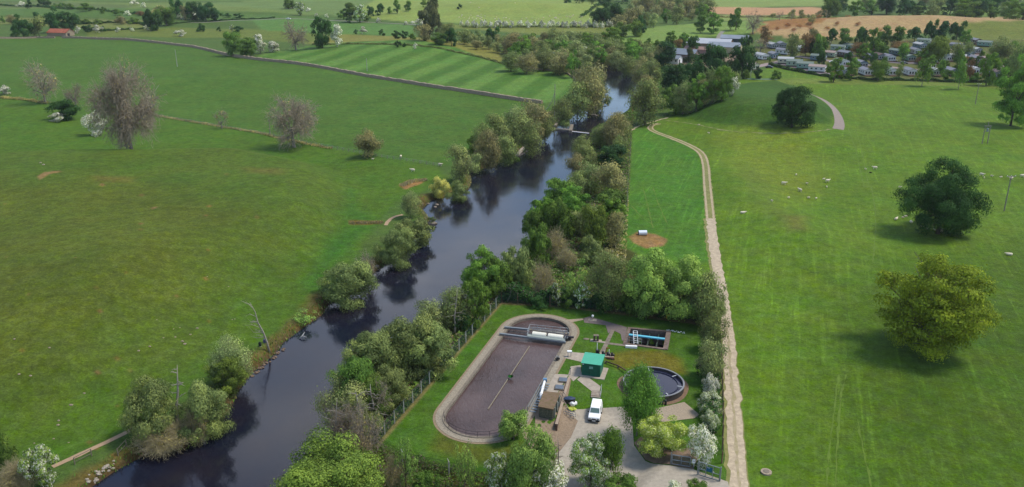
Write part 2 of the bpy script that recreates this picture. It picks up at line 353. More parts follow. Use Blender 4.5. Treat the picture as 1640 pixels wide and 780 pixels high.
    field([(1155,525),(1163,524),(1180,770),(1166,775)], (88,130,40), .3, 0, .5)
    # scrub ground of the wooded right bank and the rough left bank
    field([(600,712),(803,480),(1000,484),(1140,512),(1150,490),(1010,400),(985,395),(1008,290),(1012,205),(1020,150),(1040,120),(1000,100),(820,60),(800,92),(860,110),(918,121),(921,165),(884,200),(900,300),(500,600),(400,780),(380,1000),(560,1000)], (84,96,50), .8, 0, 1.0)
    field([(860,365),(930,370),(935,420),(890,440),(845,430)], (128,106,72), 1.5, 0, 1.0, .8)
    field([(880,410),(945,405),(940,445),(885,450)], (84,124,48), 1.2, 0, .9, .8)
    r = np.concatenate([sdpoly(P[i:i+60000], RIV) for i in range(0, n, 60000)])
    w = sms(5, 1.5, r + .5 * wob) * (y < 430)
    base[:] = base * (1 - w[:, None] * .85) + lin((122,110,68)) * (w * .85)[:, None]; mask[:, 1] = np.maximum(mask[:, 1], w)
    w = sms(1.6, .3, r); base[:] = base * (1 - w[:, None]) + lin((92,78,62)) * w[:, None]
    a = (base * KA * np.array([1.22, 1.03, .78])).astype(np.float32)
    nc = len(px); nr = len(Y); me = bpy.data.meshes.new('ground')
    me.vertices.add(n); me.vertices.foreach_set('co', np.stack([x, y, z], 1).astype(np.float32).ravel())
    i = np.arange(nr - 1)[:, None] * nc + np.arange(nc - 1)[None, :]; q = np.stack([i, i + 1, i + nc + 1, i + nc], -1).reshape(-1, 4).astype(np.int32)
    me.loops.add(q.size); me.loops.foreach_set('vertex_index', q.ravel()); me.polygons.add(len(q)); me.polygons.foreach_set('loop_start', np.arange(0, q.size, 4, dtype=np.int32)); me.polygons.foreach_set('loop_total', np.full(len(q), 4, np.int32))
    me.polygons.foreach_set('use_smooth', np.ones(len(q), bool))
    for nm, dat in (('Field', a), ('Mask', mask)):
        at = me.attributes.new(nm, 'FLOAT_COLOR', 'POINT'); t = np.ones((n, 4), np.float32); t[:, :3] = dat; at.data.foreach_set('color', t.ravel())
    me.update()
    m, nn_, l = newmat('grassland'); b = nn_['Principled BSDF']; b.inputs['Roughness'].default_value = .9; b.inputs['Specular IOR Level'].default_value = .08
    fa = nn_.new('ShaderNodeAttribute'); fa.attribute_name = 'Field'; ma = nn_.new('ShaderNodeAttribute'); ma.attribute_name = 'Mask'
    sp = nn_.new('ShaderNodeSeparateColor'); l.new(ma.outputs['Color'], sp.inputs[0]); t = nn_.new('ShaderNodeTexCoord')
    def noise(s, det=5, ro=.6, vec=None, dist=0):
        z = nn_.new('ShaderNodeTexNoise'); z.inputs['Scale'].default_value = s; z.inputs['Detail'].default_value = det; z.inputs['Roughness'].default_value = ro; z.inputs['Distortion'].default_value = dist
        l.new(vec if vec else t.outputs['Object'], z.inputs['Vector']); return z.outputs[0]
    def math_(op, a_, b_, c_=None, clamp=False):
        q_ = nn_.new('ShaderNodeMath'); q_.operation = op; q_.use_clamp = clamp
        for k, v in enumerate((a_, b_, c_)):
            if v is None: continue
            if hasattr(v, 'links'): l.new(v, q_.inputs[k])
            else: q_.inputs[k].default_value = v
        return q_.outputs[0]
    big = noise(.05, 6, .7); mid = noise(.4, 5, .65); fine = noise(2.6, 6, .75)
    v = math_('MULTIPLY_ADD', big, .7, .65); v = math_('MULTIPLY', v, math_('MULTIPLY_ADD', mid, 1.0, .5)); v = math_('MULTIPLY', v, math_('MULTIPLY_ADD', noise(1.3, 5, .8), 1.1, .45)); v = math_('MULTIPLY', v, math_('MULTIPLY_ADD', fine, 1.1, .45))
    # scrub: strong mottling
    sc1 = noise(.9, 8, .8, dist=.6); scr = nn_.new('ShaderNodeValToRGB'); scr.color_ramp.elements[0].position = .35; scr.color_ramp.elements[1].position = .68; l.new(sc1, scr.inputs[0])
    sv = math_('MULTIPLY_ADD', scr.outputs[0], .9, .55); k = math_('MULTIPLY', sp.outputs[1], .8)
    sv = math_('ADD', math_('MULTIPLY', math_('SUBTRACT', sv, 1.0), k), 1.0); v = math_('MULTIPLY', v, sv)
    # streaks of wheel marks and dung-rich lines, pale
    m0 = nn_.new('ShaderNodeMapping'); m0.inputs['Rotation'].default_value = (0, 0, R(18.6)); l.new(t.outputs['Object'], m0.inputs[0])
    mp = nn_.new('ShaderNodeMapping'); mp.inputs['Scale'].default_value = (.8, .03, 1); l.new(m0.outputs[0], mp.inputs[0])
    stn = noise(1.2, 5, .7, mp.outputs[0], .35); sr = nn_.new('ShaderNodeValToRGB'); sr.color_ramp.elements[0].position = .52; sr.color_ramp.elements[1].position = .72; l.new(stn, sr.inputs[0])
    v = math_('MULTIPLY', v, math_('MULTIPLY_ADD', math_('MULTIPLY', sr.outputs[0], sp.outputs[0]), .65, .95))
    mc = nn_.new('ShaderNodeMixRGB'); mc.blend_type = 'MULTIPLY'; mc.inputs[0].default_value = 1; l.new(fa.outputs['Color'], mc.inputs[1])
    cc = nn_.new('ShaderNodeCombineXYZ'); [l.new(v, cc.inputs[i_]) for i_ in range(3)]; l.new(cc.outputs[0], mc.inputs[2])
    hue = nn_.new('ShaderNodeHueSaturation'); l.new(mc.outputs[0], hue.inputs['Color']); l.new(math_('MULTIPLY_ADD', noise(.09, 5, .65), -.075, .537), hue.inputs['Hue']); l.new(math_('MULTIPLY_ADD', noise(.6, 5, .7), .5, .74), hue.inputs['Saturation'])
    l.new(hue.outputs[0], b.inputs['Base Color'])
    bp = nn_.new('ShaderNodeBump'); bp.inputs['Strength'].default_value = .55; bp.inputs['Distance'].default_value = .4
    l.new(math_('ADD', fine, math_('MULTIPLY', math_('MULTIPLY', sc1, 3.0), sp.outputs[1])), bp.inputs['Height']); l.new(bp.outputs[0], b.inputs['Normal'])
    return tag(link('ground', me, m), kind='structure')
build_ground()

# ------------------------------------------------------------------ water
def watermat(name, col, rough, scale, strength, dist=.05, stretch=(1, 1, 1), col2=None, spec=.5):
    m, n, l = newmat(name); b = n['Principled BSDF']; b.inputs['Roughness'].default_value = rough; b.inputs['IOR'].default_value = 1.33; b.inputs['Specular IOR Level'].default_value = spec
    t = n.new('ShaderNodeTexCoord'); mp = n.new('ShaderNodeMapping'); mp.inputs['Scale'].default_value = stretch; l.new(t.outputs['Object'], mp.inputs[0])
    z = n.new('ShaderNodeTexNoise'); z.inputs['Scale'].default_value = scale; z.inputs['Detail'].default_value = 4; z.inputs['Distortion'].default_value = 1.2; l.new(mp.outputs[0], z.inputs['Vector'])
    bp = n.new('ShaderNodeBump'); bp.inputs['Strength'].default_value = strength; bp.inputs['Distance'].default_value = dist; l.new(z.outputs[0], bp.inputs['Height']); l.new(bp.outputs[0], b.inputs['Normal'])
    z2 = n.new('ShaderNodeTexNoise'); z2.inputs['Scale'].default_value = .12; z2.inputs['Detail'].default_value = 5; l.new(t.outputs['Object'], z2.inputs['Vector'])
    r = n.new('ShaderNodeValToRGB'); r.color_ramp.elements[0].position = .35; r.color_ramp.elements[1].position = .65; r.color_ramp.elements[0].color = col; r.color_ramp.elements[1].color = col2 or col
    l.new(z2.outputs[0], r.inputs[0]); l.new(r.outputs[0], b.inputs['Base Color'])
    z3 = n.new('ShaderNodeTexNoise'); z3.inputs['Scale'].default_value = .09; z3.inputs['Detail'].default_value = 6; z3.inputs['Distortion'].default_value = 1.5; l.new(t.outputs['Object'], z3.inputs['Vector'])
    mr = n.new('ShaderNodeMapRange'); mr.inputs[1].default_value = .42; mr.inputs[2].default_value = .66; mr.inputs[3].default_value = rough; mr.inputs[4].default_value = rough + .12; l.new(z3.outputs[0], mr.inputs[0]); l.new(mr.outputs[0], b.inputs['Roughness']); return m
riv = watermat('river_water', (.006, .008, .018, 1), .02, 1.6, .2, .05, col2=(.012, .010, .016, 1), spec=.65)
lbw = smoothline(polyw(LB, WZ), 4); rbw = smoothline(polyw(RB, WZ), 4)
def strip_mesh(A, B, z, name, nsub=6):
    n = 140; A = resample(A, 1); B = resample(B, 1)
    A = A[np.linspace(0, len(A)-1, n).astype(int)]; B = B[np.linspace(0, len(B)-1, n).astype(int)]
    A2 = A + (A - B) / np.linalg.norm(A - B, axis=1)[:, None] * 3; B2 = B + (B - A) / np.linalg.norm(A - B, axis=1)[:, None] * 3
    V = [(*(a + (b - a) * k / nsub), z) for a, b in zip(A2, B2) for k in range(nsub + 1)]
    q = nsub + 1; Fc = [(i*q+j, i*q+j+1, (i+1)*q+j+1, (i+1)*q+j) for i in range(n-1) for j in range(nsub)]
    me = bpy.data.meshes.new(name); me.from_pydata(V, [], Fc); me.update(); return me
tag(link('river_water', strip_mesh(lbw, rbw, WZ, 'river_water'), riv), kind='structure')

# ------------------------------------------------------------------ trees
def crown_mesh(name, seed, ncl, nleaf, ls, wood=.05, shape='round', clear=.15, cr=(.13, .26), fuzz=.12, wl=.22, ww=.012, flat=.8, cs=1.0):
    rg = np.random.default_rng(seed)
    d = rg.normal(size=(ncl * 3, 3)); d /= np.linalg.norm(d, axis=1)[:, None]; d = d[d[:, 2] > -.97][:ncl]; ncl = len(d)
    rad = rg.uniform(.56, .86, ncl); rad[: ncl // 4] *= .5; c = d * rad[:, None]
    crr = rg.uniform(*cr, ncl) * cs
    if shape == 'cone':
        c[:, 2] = rg.uniform(-.85, .85, ncl); k = (1 - c[:, 2]) / 2 * .4 + .5; c[:, :2] = d[:, :2] / (np.linalg.norm(d[:, :2], axis=1)[:, None] + 1e-6) * (k * rg.uniform(.3, .9, ncl))[:, None]; crr *= (.5 + .6 * k)
    elif shape == 'dome':
        c[:, 2] = c[:, 2] * .9 - .05; low = c[:, 2] < 0; c[low, :2] *= 1.15; c[:, 2] = np.where(low, c[:, 2] * 1.15, c[:, 2])
    elif shape == 'layer':
        c[:, 2] = np.round(c[:, 2] * 4) / 4 + rg.normal(0, .04, ncl); crr *= 1.1
    elif shape == 'droop':
        c[:, :2] *= (1.05 - .35 * c[:, 2:3])
    az = np.arctan2(c[:, 1], c[:, 0]); ph = rg.uniform(0, 6.28, 3); lop = 1 + .16 * np.sin(az + ph[0]) + .14 * np.sin(2 * az + ph[1]) * (c[:, 2] + .6) + .10 * np.sin(3 * az + ph[2]); c[:, :2] *= lop[:, None]
    c[:, 2] = np.minimum(c[:, 2], .82) * (1 + .12 * np.sin(az + ph[1]))
    ctone = np.clip(rg.normal(.5, .2, ncl), .05, .95)
    k = rg.choice(ncl, nleaf, p=crr ** 2 / (crr ** 2).sum())
    n = rg.normal(size=(nleaf, 3)); n /= np.linalg.norm(n, axis=1)[:, None]
    n[:, 2] = np.where((n[:, 2] < -.2) & (rg.random(nleaf) < .6), -n[:, 2], n[:, 2])
    rr = crr[k] * (1 - np.abs(rg.normal(0, .22, nleaf))) + np.abs(rg.normal(0, fuzz * .35, nleaf))
    # lumpy surface of each clump
    rr *= 1 + .22 * np.sin(n[:, 0] * 7 + k) * np.sin(n[:, 1] * 6 + 2 * k) * np.sin(n[:, 2] * 5 + 3 * k)
    p = c[k] + n * rr[:, None] * np.array([1, 1, flat])
    isw = rg.random(nleaf) < wood
    nn = n * .9 + c[k] * .4 + rg.normal(0, .30, (nleaf, 3)); nn /= np.linalg.norm(nn, axis=1)[:, None]
    t = np.cross(nn, rg.normal(size=(nleaf, 3))); t /= np.linalg.norm(t, axis=1)[:, None] + 1e-9; b = np.cross(nn, t)
    s = ls * rg.uniform(.55, 1.35, nleaf); s1 = s * rg.uniform(.5, .9, nleaf)
    tw = n + rg.normal(0, .45, (nleaf, 3)) + np.array([0, 0, .25 if shape != 'droop' else -.5]); tw /= np.linalg.norm(tw, axis=1)[:, None]
    b2 = np.cross(tw, rg.normal(size=(nleaf, 3))); b2 /= np.linalg.norm(b2, axis=1)[:, None] + 1e-9
    t = np.where(isw[:, None], tw, t); b = np.where(isw[:, None], b2, b)
    s = np.where(isw, wl * rg.uniform(.4, 1, nleaf) * .5, s); s1 = np.where(isw, ww, s1)
    p = np.where(isw[:, None], c[k] + n * (crr[k] * rg.uniform(.3, 1.05, nleaf))[:, None], p)
    V = np.stack([p + t * s[:, None], p + b * s1[:, None], p - t * s[:, None], p - b * s1[:, None]], 1)[~isw]
    tone = np.stack([np.clip(ctone[k] + rg.normal(0, .19, nleaf), 0, 1), np.zeros(nleaf), rg.random(nleaf)], 1)[~isw]
    nb = int(isw.sum() / 13)                            # twigs: each a bending shoot with side shoots
    if nb:
        kb = rg.choice(ncl, nb, p=crr ** 2 / (crr ** 2).sum()); pos = c[kb] * (1 - .35 * rg.random((nb, 1))); dr = rg.normal(size=(nb, 3)) + 1.1 * c[kb] / (np.linalg.norm(c[kb], axis=1)[:, None] + .2)
        dr /= np.linalg.norm(dr, axis=1)[:, None]; grav = np.array([0, 0, -.22 if shape == 'droop' else (.06 if shape != 'bare' else -.10)]); QS = []
        def quad(p0, p1, w0, w1):
            sd = np.cross(p1 - p0, rg.normal(size=p0.shape)); sd /= np.linalg.norm(sd, axis=1)[:, None] + 1e-9; QS.append(np.stack([p0 + sd * w0, p1 + sd * w1, p1 - sd * w1, p0 - sd * w0], 1))
        sg = crr[kb][:, None] * wl * 1.05
        for g_ in range(4):
            nx = pos + dr * sg; quad(pos, nx, ww * (1.5 - .3 * g_), ww * (1.2 - .3 * g_))
            for _ in range(2):
                q0 = pos + (nx - pos) * rg.random((nb, 1)); d2 = dr + rg.normal(0, .65, (nb, 3)); d2 /= np.linalg.norm(d2, axis=1)[:, None]; quad(q0, q0 + d2 * sg * rg.uniform(.5, 1.1, (nb, 1)), ww * .7, ww * .25)
            pos = nx; dr = dr + rg.normal(0, .28, (nb, 3)) + grav; dr /= np.linalg.norm(dr, axis=1)[:, None]
        Q = np.concatenate(QS); V = np.concatenate([V, Q]); tone = np.concatenate([tone, np.stack([rg.random(len(Q)), rg.uniform(.8, 1, len(Q)), rg.random(len(Q))], 1)])
    V = V.reshape(-1, 3)
    rxy = np.percentile(np.hypot(V[:, 0], V[:, 1]), 99.0); V[:, :2] /= rxy; z0, z1 = np.percentile(V[:, 2], (.7, 99.3)); fz = lambda q: (q - z0) / (z1 - z0)
    V[:, 2] = clear + (1 - clear) * fz(V[:, 2])
    cc = c.copy(); cc[:, :2] /= rxy; cc[:, 2] = clear + (1 - clear) * fz(cc[:, 2])
    return npmesh(name, V, 4, tone), cc
def trunk_mesh(name, cc, clear, seed, r=.055, nl=9, n=6, h0=1.0):
    rg = random.Random(seed); mb = MB(); top = clear + (1 - clear) * .35
    lean = (rg.uniform(-.06, .06), rg.uniform(-.06, .06))
    pts = [(0, 0, -.03), (lean[0]*.3, lean[1]*.3, clear * .6 + .02), (lean[0], lean[1], top)]
    mb.path(pts, [r * 1.35, r, r * .6], n)
    for i in rg.sample(range(len(cc)), min(nl, len(cc))):
        e = Vector(cc[i]); s = Vector((lean[0] * .8, lean[1] * .8, max(clear * .7, top - rg.uniform(.05, .22)))); m_ = s.lerp(e, .5) + Vector((rg.uniform(-.06, .06), rg.uniform(-.06, .06), .02))
        mb.path([s, m_, e], [r * .42, r * .28, r * .1], 4 if n < 7 else 5)
        for _ in range(3):
            q = e + Vector((rg.uniform(-.25, .25), rg.uniform(-.25, .25), rg.uniform(0, .16))); q.z = min(q.z, .97)
            mb.path([m_.lerp(e, rg.uniform(.2, .9)), q], [r * .13, r * .04], 3)
    return mb.mesh(name)
LODS = {'X': (100, 60000, .018), 'L': (64, 26000, .027), 'M': (36, 8500, .045), 'S': (15, 2200, .085), 'T': (9, 600, .14)}
PROTO = {}
def proto(shape, lod, var):
    key = (shape, lod, var)
    if key in PROTO: return PROTO[key]
    ncl, nl, ls = LODS[lod]; seed = sum(map(ord, shape)) * 31 + ord(lod) * 7 + var * 101
    wf = {'X': .6, 'L': .75, 'M': 1, 'S': 1.6, 'T': 2.2}[lod]
    spec = dict(round=dict(clear=.09), dome=dict(clear=.03, shape='dome'), gappy=dict(clear=.08, cr=(.10, .20), wood=.2, flat=.6), bush=dict(clear=.0, wood=.10, shape='dome'), mixed=dict(clear=.05, wood=.34, cr=(.18, .32), fuzz=.3, wl=.34),
                upright=dict(clear=.1, wood=.3, shape='droop', cr=(.16, .26)), cone=dict(clear=.04, shape='cone'), layer=dict(clear=.03, shape='layer', flat=.35, cr=(.22, .36)), bare=dict(clear=.07, wood=.97, cr=(.15, .24), fuzz=.1, wl=.42, shape='bare'),
                scrub=dict(clear=.0, wood=.86, cr=(.25, .4), wl=.45, shape='dome'), birch=dict(clear=.16, wood=.2, shape='droop', cr=(.18, .3), fuzz=.35), sparse=dict(clear=.12, wood=.5, cr=(.12, .2)))[shape]
    sp = dict(spec); clear = sp['clear']; k = 1.0
    if shape in ('gappy', 'layer', 'bare'): ncl = int(ncl * 1.5)
    if shape == 'sparse': nl = nl // 3; k = 1
    if shape == 'bare': nl = int(nl * .55)
    ww = .0055 * wf * (1.3 if shape in ('bare', 'scrub') else 1)
    me, cc = crown_mesh('crown', seed, ncl, nl, ls, ww=ww, cs={'X': .95, 'L': 1.1, 'M': 1.3, 'S': 1.6, 'T': 1.8}[lod], **sp)
    tm = trunk_mesh('trunk', cc, clear, seed, r=.06 if shape == 'bare' else .05 if shape in ('round', 'dome', 'gappy', 'layer') else .035, nl={'X': 16, 'L': 12, 'M': 9, 'S': 6, 'T': 3}[lod], n=7 if lod in 'XL' else 5) if clear > .02 else None
    PROTO[key] = (me, tm, clear); return PROTO[key]
BARK = mat('bark', C(112, 100, 88), .9, ns=6, amt=.4); BARKP = mat('pale_bark', C(190, 184, 170), .8, ns=5, amt=.3, col2=C(120, 112, 100)); BARKD = mat('dark_bark', C(84, 74, 64), .9, ns=6, amt=.35)
LM = {k: leafmat('foliage_' + k, *v[:1], **v[1]) for k, v in dict(
    dark=((56, 88, 46), {}), deep=((52, 84, 48), {}), gold=((118, 132, 40), dict(wood=(120, 100, 70))), green=((90, 118, 54), {}), bright=((106, 128, 58), {}), olive=((120, 134, 84), dict(wood=(136, 120, 98))), grey=((138, 150, 100), dict(wood=(140, 128, 108))),
    pale=((128, 158, 84), {}), brown=((142, 140, 98), dict(wood=(158, 146, 118))), bare=((150, 138, 100), dict(wood=(160, 148, 130))), lime=((164, 182, 84), dict(blossom=(214, 218, 150), thr=.8)), yellow=((190, 184, 110), {}), blossom=((128, 146, 84), dict(blossom=(238, 234, 212), thr=.34)),
    halfbl=((124, 150, 76), dict(blossom=(222, 222, 196), thr=.66)), purple=((86, 50, 62), {}), conifer=((88, 94, 66), {}), copper=((128, 104, 72), {}), gorse=((170, 116, 50), {}), leafy=((100, 134, 58), {}), silver=((140, 154, 104), dict(blossom=(214, 214, 186), thr=.6)), dry=((150, 142, 96), dict(wood=(168, 156, 124)))).items()}
# kind: object name, category, words for one, shape list, foliage, bark
KIND = {
 'dark': ('broadleaf_tree', 'tree', 'dark green broadleaf tree', 'dome', 'dark', BARKD), 'deep': ('broadleaf_tree', 'tree', 'deep green dense tree', 'round', 'deep', BARKD), 'gold': ('broadleaf_tree', 'tree', 'golden olive broadleaf tree', 'gappy', 'gold', BARK),
 'green': ('broadleaf_tree', 'tree', 'mid green leafy tree', 'round', 'green', BARK), 'bright': ('broadleaf_tree', 'tree', 'bright green leafy tree', 'round', 'bright', BARK), 'olive': ('willow_tree', 'tree', 'olive green willow', 'mixed', 'olive', BARK),
 'grey': ('willow_tree', 'tree', 'grey green willow', 'mixed', 'grey', BARK), 'pale': ('willow_tree', 'tree', 'pale green willow', 'round', 'pale', BARK), 'brown': ('broadleaf_tree', 'tree', 'brownish budding tree', 'mixed', 'brown', BARK), 'bare': ('bare_tree', 'tree', 'leafless twiggy tree', 'bare', 'bare', BARKP),
 'lime': ('broadleaf_tree', 'tree', 'lime green tree', 'gappy', 'lime', BARKP), 'blossom': ('hawthorn_tree', 'tree', 'white blossoming hawthorn', 'round', 'blossom', BARK), 'halfbl': ('hawthorn_tree', 'tree', 'half blossoming hawthorn', 'gappy', 'halfbl', BARK),
 'conifer': ('conifer_tree', 'tree', 'tall dark conifer', 'cone', 'conifer', BARKD), 'upr': ('poplar_tree', 'tree', 'slender olive tree', 'upright', 'leafy', BARK), 'birch': ('birch_tree', 'tree', 'drooping olive birch', 'birch', 'leafy', BARKP), 'copper': ('broadleaf_tree', 'tree', 'copper brown tree', 'mixed', 'copper', BARK),
 'bushg': ('shrub', 'shrub', 'green bush', 'bush', 'green', BARK), 'busho': ('willow_bush', 'shrub', 'olive willow bush', 'bush', 'olive', BARK), 'bushd': ('shrub', 'shrub', 'dark green bush', 'bush', 'dark', BARK), 'bushb': ('shrub', 'shrub', 'bright green bush', 'bush', 'bright', BARK),
 'bushy': ('willow_bush', 'shrub', 'pale yellow rounded bush', 'bush', 'yellow', BARK), 'scrub': ('thicket', 'shrub', 'brown twiggy thicket', 'scrub', 'dry', BARK), 'purple': ('shrub', 'shrub', 'dark purple leaved shrub', 'bush', 'purple', BARK), 'silver': ('shrub', 'shrub', 'silvery green shrub', 'bush', 'silver', BARK),
 'bushw': ('hawthorn_bush', 'shrub', 'low white blossoming hawthorn', 'bush', 'blossom', BARK), 'sparse': ('young_tree', 'tree', 'thin young tree', 'sparse', 'pale', BARK), 'layer': ('broadleaf_tree', 'tree', 'dark layered spreading tree', 'layer', 'dark', BARKD), 'gorse': ('gorse_bush', 'shrub', 'orange brown gorse bush', 'scrub', 'gorse', BARK),
 'leafy': ('broadleaf_tree', 'tree', 'fresh green tree', 'gappy', 'leafy', BARK)}
ORD = 'leftmost second third fourth fifth sixth seventh eighth ninth tenth eleventh twelfth thirteenth fourteenth fifteenth sixteenth seventeenth eighteenth nineteenth twentieth'.split()
def ordn(i):
    if i < 20: return ORD[i]
    t = ['twenty', 'thirty', 'forty', 'fifty', 'sixty', 'seventy', 'eighty', 'ninety'][(i + 1) // 10 - 2]; u = (i + 1) % 10
    return (t[:-1] + 'ieth') if u == 0 else t + '-' + 'first second third fourth fifth sixth seventh eighth ninth'.split()[u - 1]
def plural(w):
    return w[:-2] + 'ves' if w.endswith('lf') else w + 'es' if w.endswith(('sh', 'ch')) else w[:-1] + 'ies' if w.endswith('y') and w[-2] not in 'aeiou' else w + 's'
USED = {}
def rank_label(i, n, one, where):
    if n == 1: return f'{one} {where}'
    if n == 2: return f'{("left", "right")[i]} one of two {plural(one)} {where}'
    return f'{("leftmost" if i == 0 else "rightmost")} {one} {where}' if i in (0, n - 1) else f'{ordn(i)} {one} from left {where}'
TREE_N = [0]
def plant(kind, x0, y0, x1, y1, label, group=None, lod=None, rz=None):
    name, cat, one, shape, fol, bark = KIND[kind]; w = x1 - x0
    if lod is None: lod = 'X' if w > 110 else 'L' if w > 62 else 'M' if w > 30 else 'S' if w > 13 else 'T'
    TREE_N[0] += 1; rg = random.Random(TREE_N[0] * 13 + 5)
    me, tm, clear = proto(shape, lod, rg.randrange(3 if lod in 'MSL' else 2))
    cx, cy = (x0 + x1) / 2, (y0 + y1) / 2; z = 0.0; Hc = 3.0
    for _ in range(6):
        x, y = Gz(cx, cy, z + Hc); x = float(x); y = float(y); z = float(U(x, y)[0]); s = F_PX / (y * CP + (CAM_H - z - Hc) * SP); dep = math.atan((CAM_H - Hc - z) / y)
        a = w / 2 / s * (1.0 if lod == 'X' else 1.1); hh = (y1 - y0) / 2 / s * 1.03
        b = math.sqrt(max(hh * hh - (a * math.sin(dep)) ** 2, (.42 * a) ** 2)) / math.cos(dep)
        b = min(b, a * 2.6); H = 2 * b / (1 - clear); Hc = H * (1 + clear) / 2
    zz = float(Hgt(x, y)[0]); z = min(z, max(zz, -1.3))
    o_rz = rz if rz is not None else rg.uniform(0, 6.28)
    if tm is None:
        o = link(name, me, LM[fol], loc=(x, y, z - .05), rz=o_rz, scale=(a, a, H)); tag(o, label, cat, group)
    else:
        o = thing(name, label, cat, (x, y, z - .05), o_rz, group, (a, a, H)); link('crown', me, LM[fol], o); link('trunk', tm, bark, o)
    return o
def cluster(where, items, group=None):
    n = {}
    for it in items: n.setdefault(KIND[it[0]][2], []).append(it)
    for one, its in n.items():
        its.sort(key=lambda q: q[1] + q[3])
        for i, it in enumerate(its):
            plant(*it[:5], rank_label(i, len(its), one, where), group or (f'{plural(one)} {where}' if len(its) > 1 else None))
def scatter(poly, kinds, n, wr, hr, seed, dmin=.55):
    rg = random.Random(seed); q = np.array(poly, float); out = []; tries = 0
    while len(out) < n and tries < 6000:
        tries += 1; x = rg.uniform(q[:, 0].min(), q[:, 0].max()); y = rg.uniform(q[:, 1].min(), q[:, 1].max())
        if sdpoly(np.array([[x, y]]), q)[0] > 0: continue
        w = rg.uniform(*wr); h = w * rg.uniform(*hr)
        if any(math.hypot((x - o[5]) , (y - o[6]) * 2) < dmin * (w + o[3] - o[1]) / 2 for o in out): continue
        out.append((rg.choice(kinds), x - w / 2, y - h, x + w / 2, y, x, y))
    return [o[:5] for o in out]

# ------------------------------------------------------------------ the trees, each from the box it fills in the photograph
cluster('x', [('dark',-0,0,0,0)][:0])
plant('bare',37,98,95,160,'rounded leafless tree near the left edge by the bank top')
plant('bare',100,133,136,168,'small leafless tree between the two larger bare trees')
plant('bare',144,104,252,228,'huge pinkish grey leafless tree with drooping limbs in the left pasture',lod='X')
plant('bushw',132,180,174,217,'white blossoming hawthorn at the foot of the huge bare tree')
plant('bushd',75,160,135,192,'low spreading dark bush left of the huge bare tree')
plant('bushw',77,180,107,195,'low flat hawthorn in blossom before the dark spreading bush')
plant('bushw',-4,137,17,151,'hawthorn in blossom at the left edge of the pasture')
plant('bare',340,176,367,204,'tiny leafless tree on the field fence')
plant('bare',426,155,508,230,'wide leafless tree standing on the field fence')
plant('brown',566,208,611,249,'round brownish tree at the field fence, casting a dark shade')
cluster('on the stone wall by the striped field',[('green',355,52,386,86),('green',377,62,410,88)])
cluster('beside the striped field wall',[('blossom',405,56,426,82),('blossom',424,66,448,82)])
plant('bare',450,33,494,76,'leafless reddish twiggy tree at the corner of the striped field')
plant('dark',495,29,533,74,'big dark oak at the top corner of the striped field')
plant('blossom',528,40,549,71,'blossoming hawthorn behind the big dark oak')
cluster('above the striped field',[('bushd',632,65,643,75),('bushd',643,69,652,75)])
plant('bushw',660,68,669,77,'single white hawthorn on the top edge of the striped field')
cluster('in the meadow left of the tall conifer',[('bushd',565,47,574,54),('bushd',603,47,616,57)])
plant('bushw',575,43,589,54,'white hawthorn between dark bushes in the meadow')
# left river bank
cluster('on the near left bank beside the driftwood',[('busho',198,608,290,704),('busho',283,593,374,692)])
plant('bushb',328,562,398,626,'bright green bush on the near left bank above the driftwood')
plant('grey',335,535,402,612,'grey twiggy willow above the bright bank bush')
plant('scrub',215,660,302,718,'brown twiggy thicket over the driftwood pile')
plant('scrub',296,640,336,700,'small brown thicket at the water edge right of the driftwood')
plant('halfbl',34,716,88,780,'sparse half blossoming hawthorn at the lower left corner')
plant('scrub',-5,735,60,792,'grey twiggy thicket at the lower left corner')
plant('bushg',-25,695,28,765,'green bush cut by the left edge of the picture')
plant('sparse',468,486,503,512,'sparse spreading shrub on the bank by the branch in the water')
cluster('on the left bank across from the tank',[('busho',506,408,602,482),('busho',600,358,668,420),('busho',635,340,694,386)])
plant('bare',572,392,604,446,'thin leafless tree between two willow bushes on the left bank')
plant('grey',640,308,672,347,'grey willow by the small inlet of the left bank')
plant('bushy',683,277,721,312,'pale yellow rounded willow bush on the left bank')
plant('busho',714,282,756,316,'olive willow bush beside the pale yellow one')
plant('grey',714,233,758,288,'grey green willow above the pale yellow bush')
cluster('on the left bank below the weir',[('olive',750,198,792,243),('olive',772,184,820,240),('brown',762,203,804,266),('grey',800,173,848,228),('brown',822,163,882,222),('olive',790,212,832,257),('olive',828,192,872,244),('green',790,188,812,210),('bushb',745,218,770,246),('olive',855,178,892,218),('bushg',806,232,834,256),('grey',748,240,776,272)])
cluster('on the left bank above the weir',[('olive',886,153,920,197),('brown',912,102,974,176),('olive',900,128,950,182),('bushg',930,140,975,176),('olive',935,118,976,165),('olive',896,180,918,200)])
# right river bank, from the weir down to the works
cluster('on the right bank just below the weir',[('olive',914,214,952,258),('olive',942,202,982,236),('brown',962,182,1006,238),('grey',976,186,1012,235),('olive',920,232,958,270),('deep',952,232,1000,268),('brown',905,246,942,282),('olive',975,218,1006,262)])
cluster('in the middle of the right bank wood',[('olive',916,262,970,312),('brown',950,260,1004,318),('olive',898,276,944,318),('green',868,288,916,338),('leafy',888,296,948,350),('green',938,306,1000,360),('leafy',845,318,894,374),('green',866,320,922,382),('olive',918,330,962,380),('leafy',960,318,1002,366)])
cluster('at the near end of the right bank wood',[('bright',928,330,976,392),('brown',966,340,1004,392),('green',834,334,872,378),('grey',900,338,940,376)])
plant('bushg',836,360,894,424,'rounded green brown bush beside the dry scrub by the water')
plant('busho',924,377,971,424,'grey olive rounded bush behind the wood, near the feeding place')
plant('scrub',868,366,912,412,'dry brown thicket beside the rounded bush')
plant('scrub',890,395,930,432,'low brown thicket in the clearing behind the works')
plant('busho',806,396,856,462,'olive willow bush at the water by the clearing')
plant('scrub',848,420,892,476,'twiggy brown thicket behind the works fence')
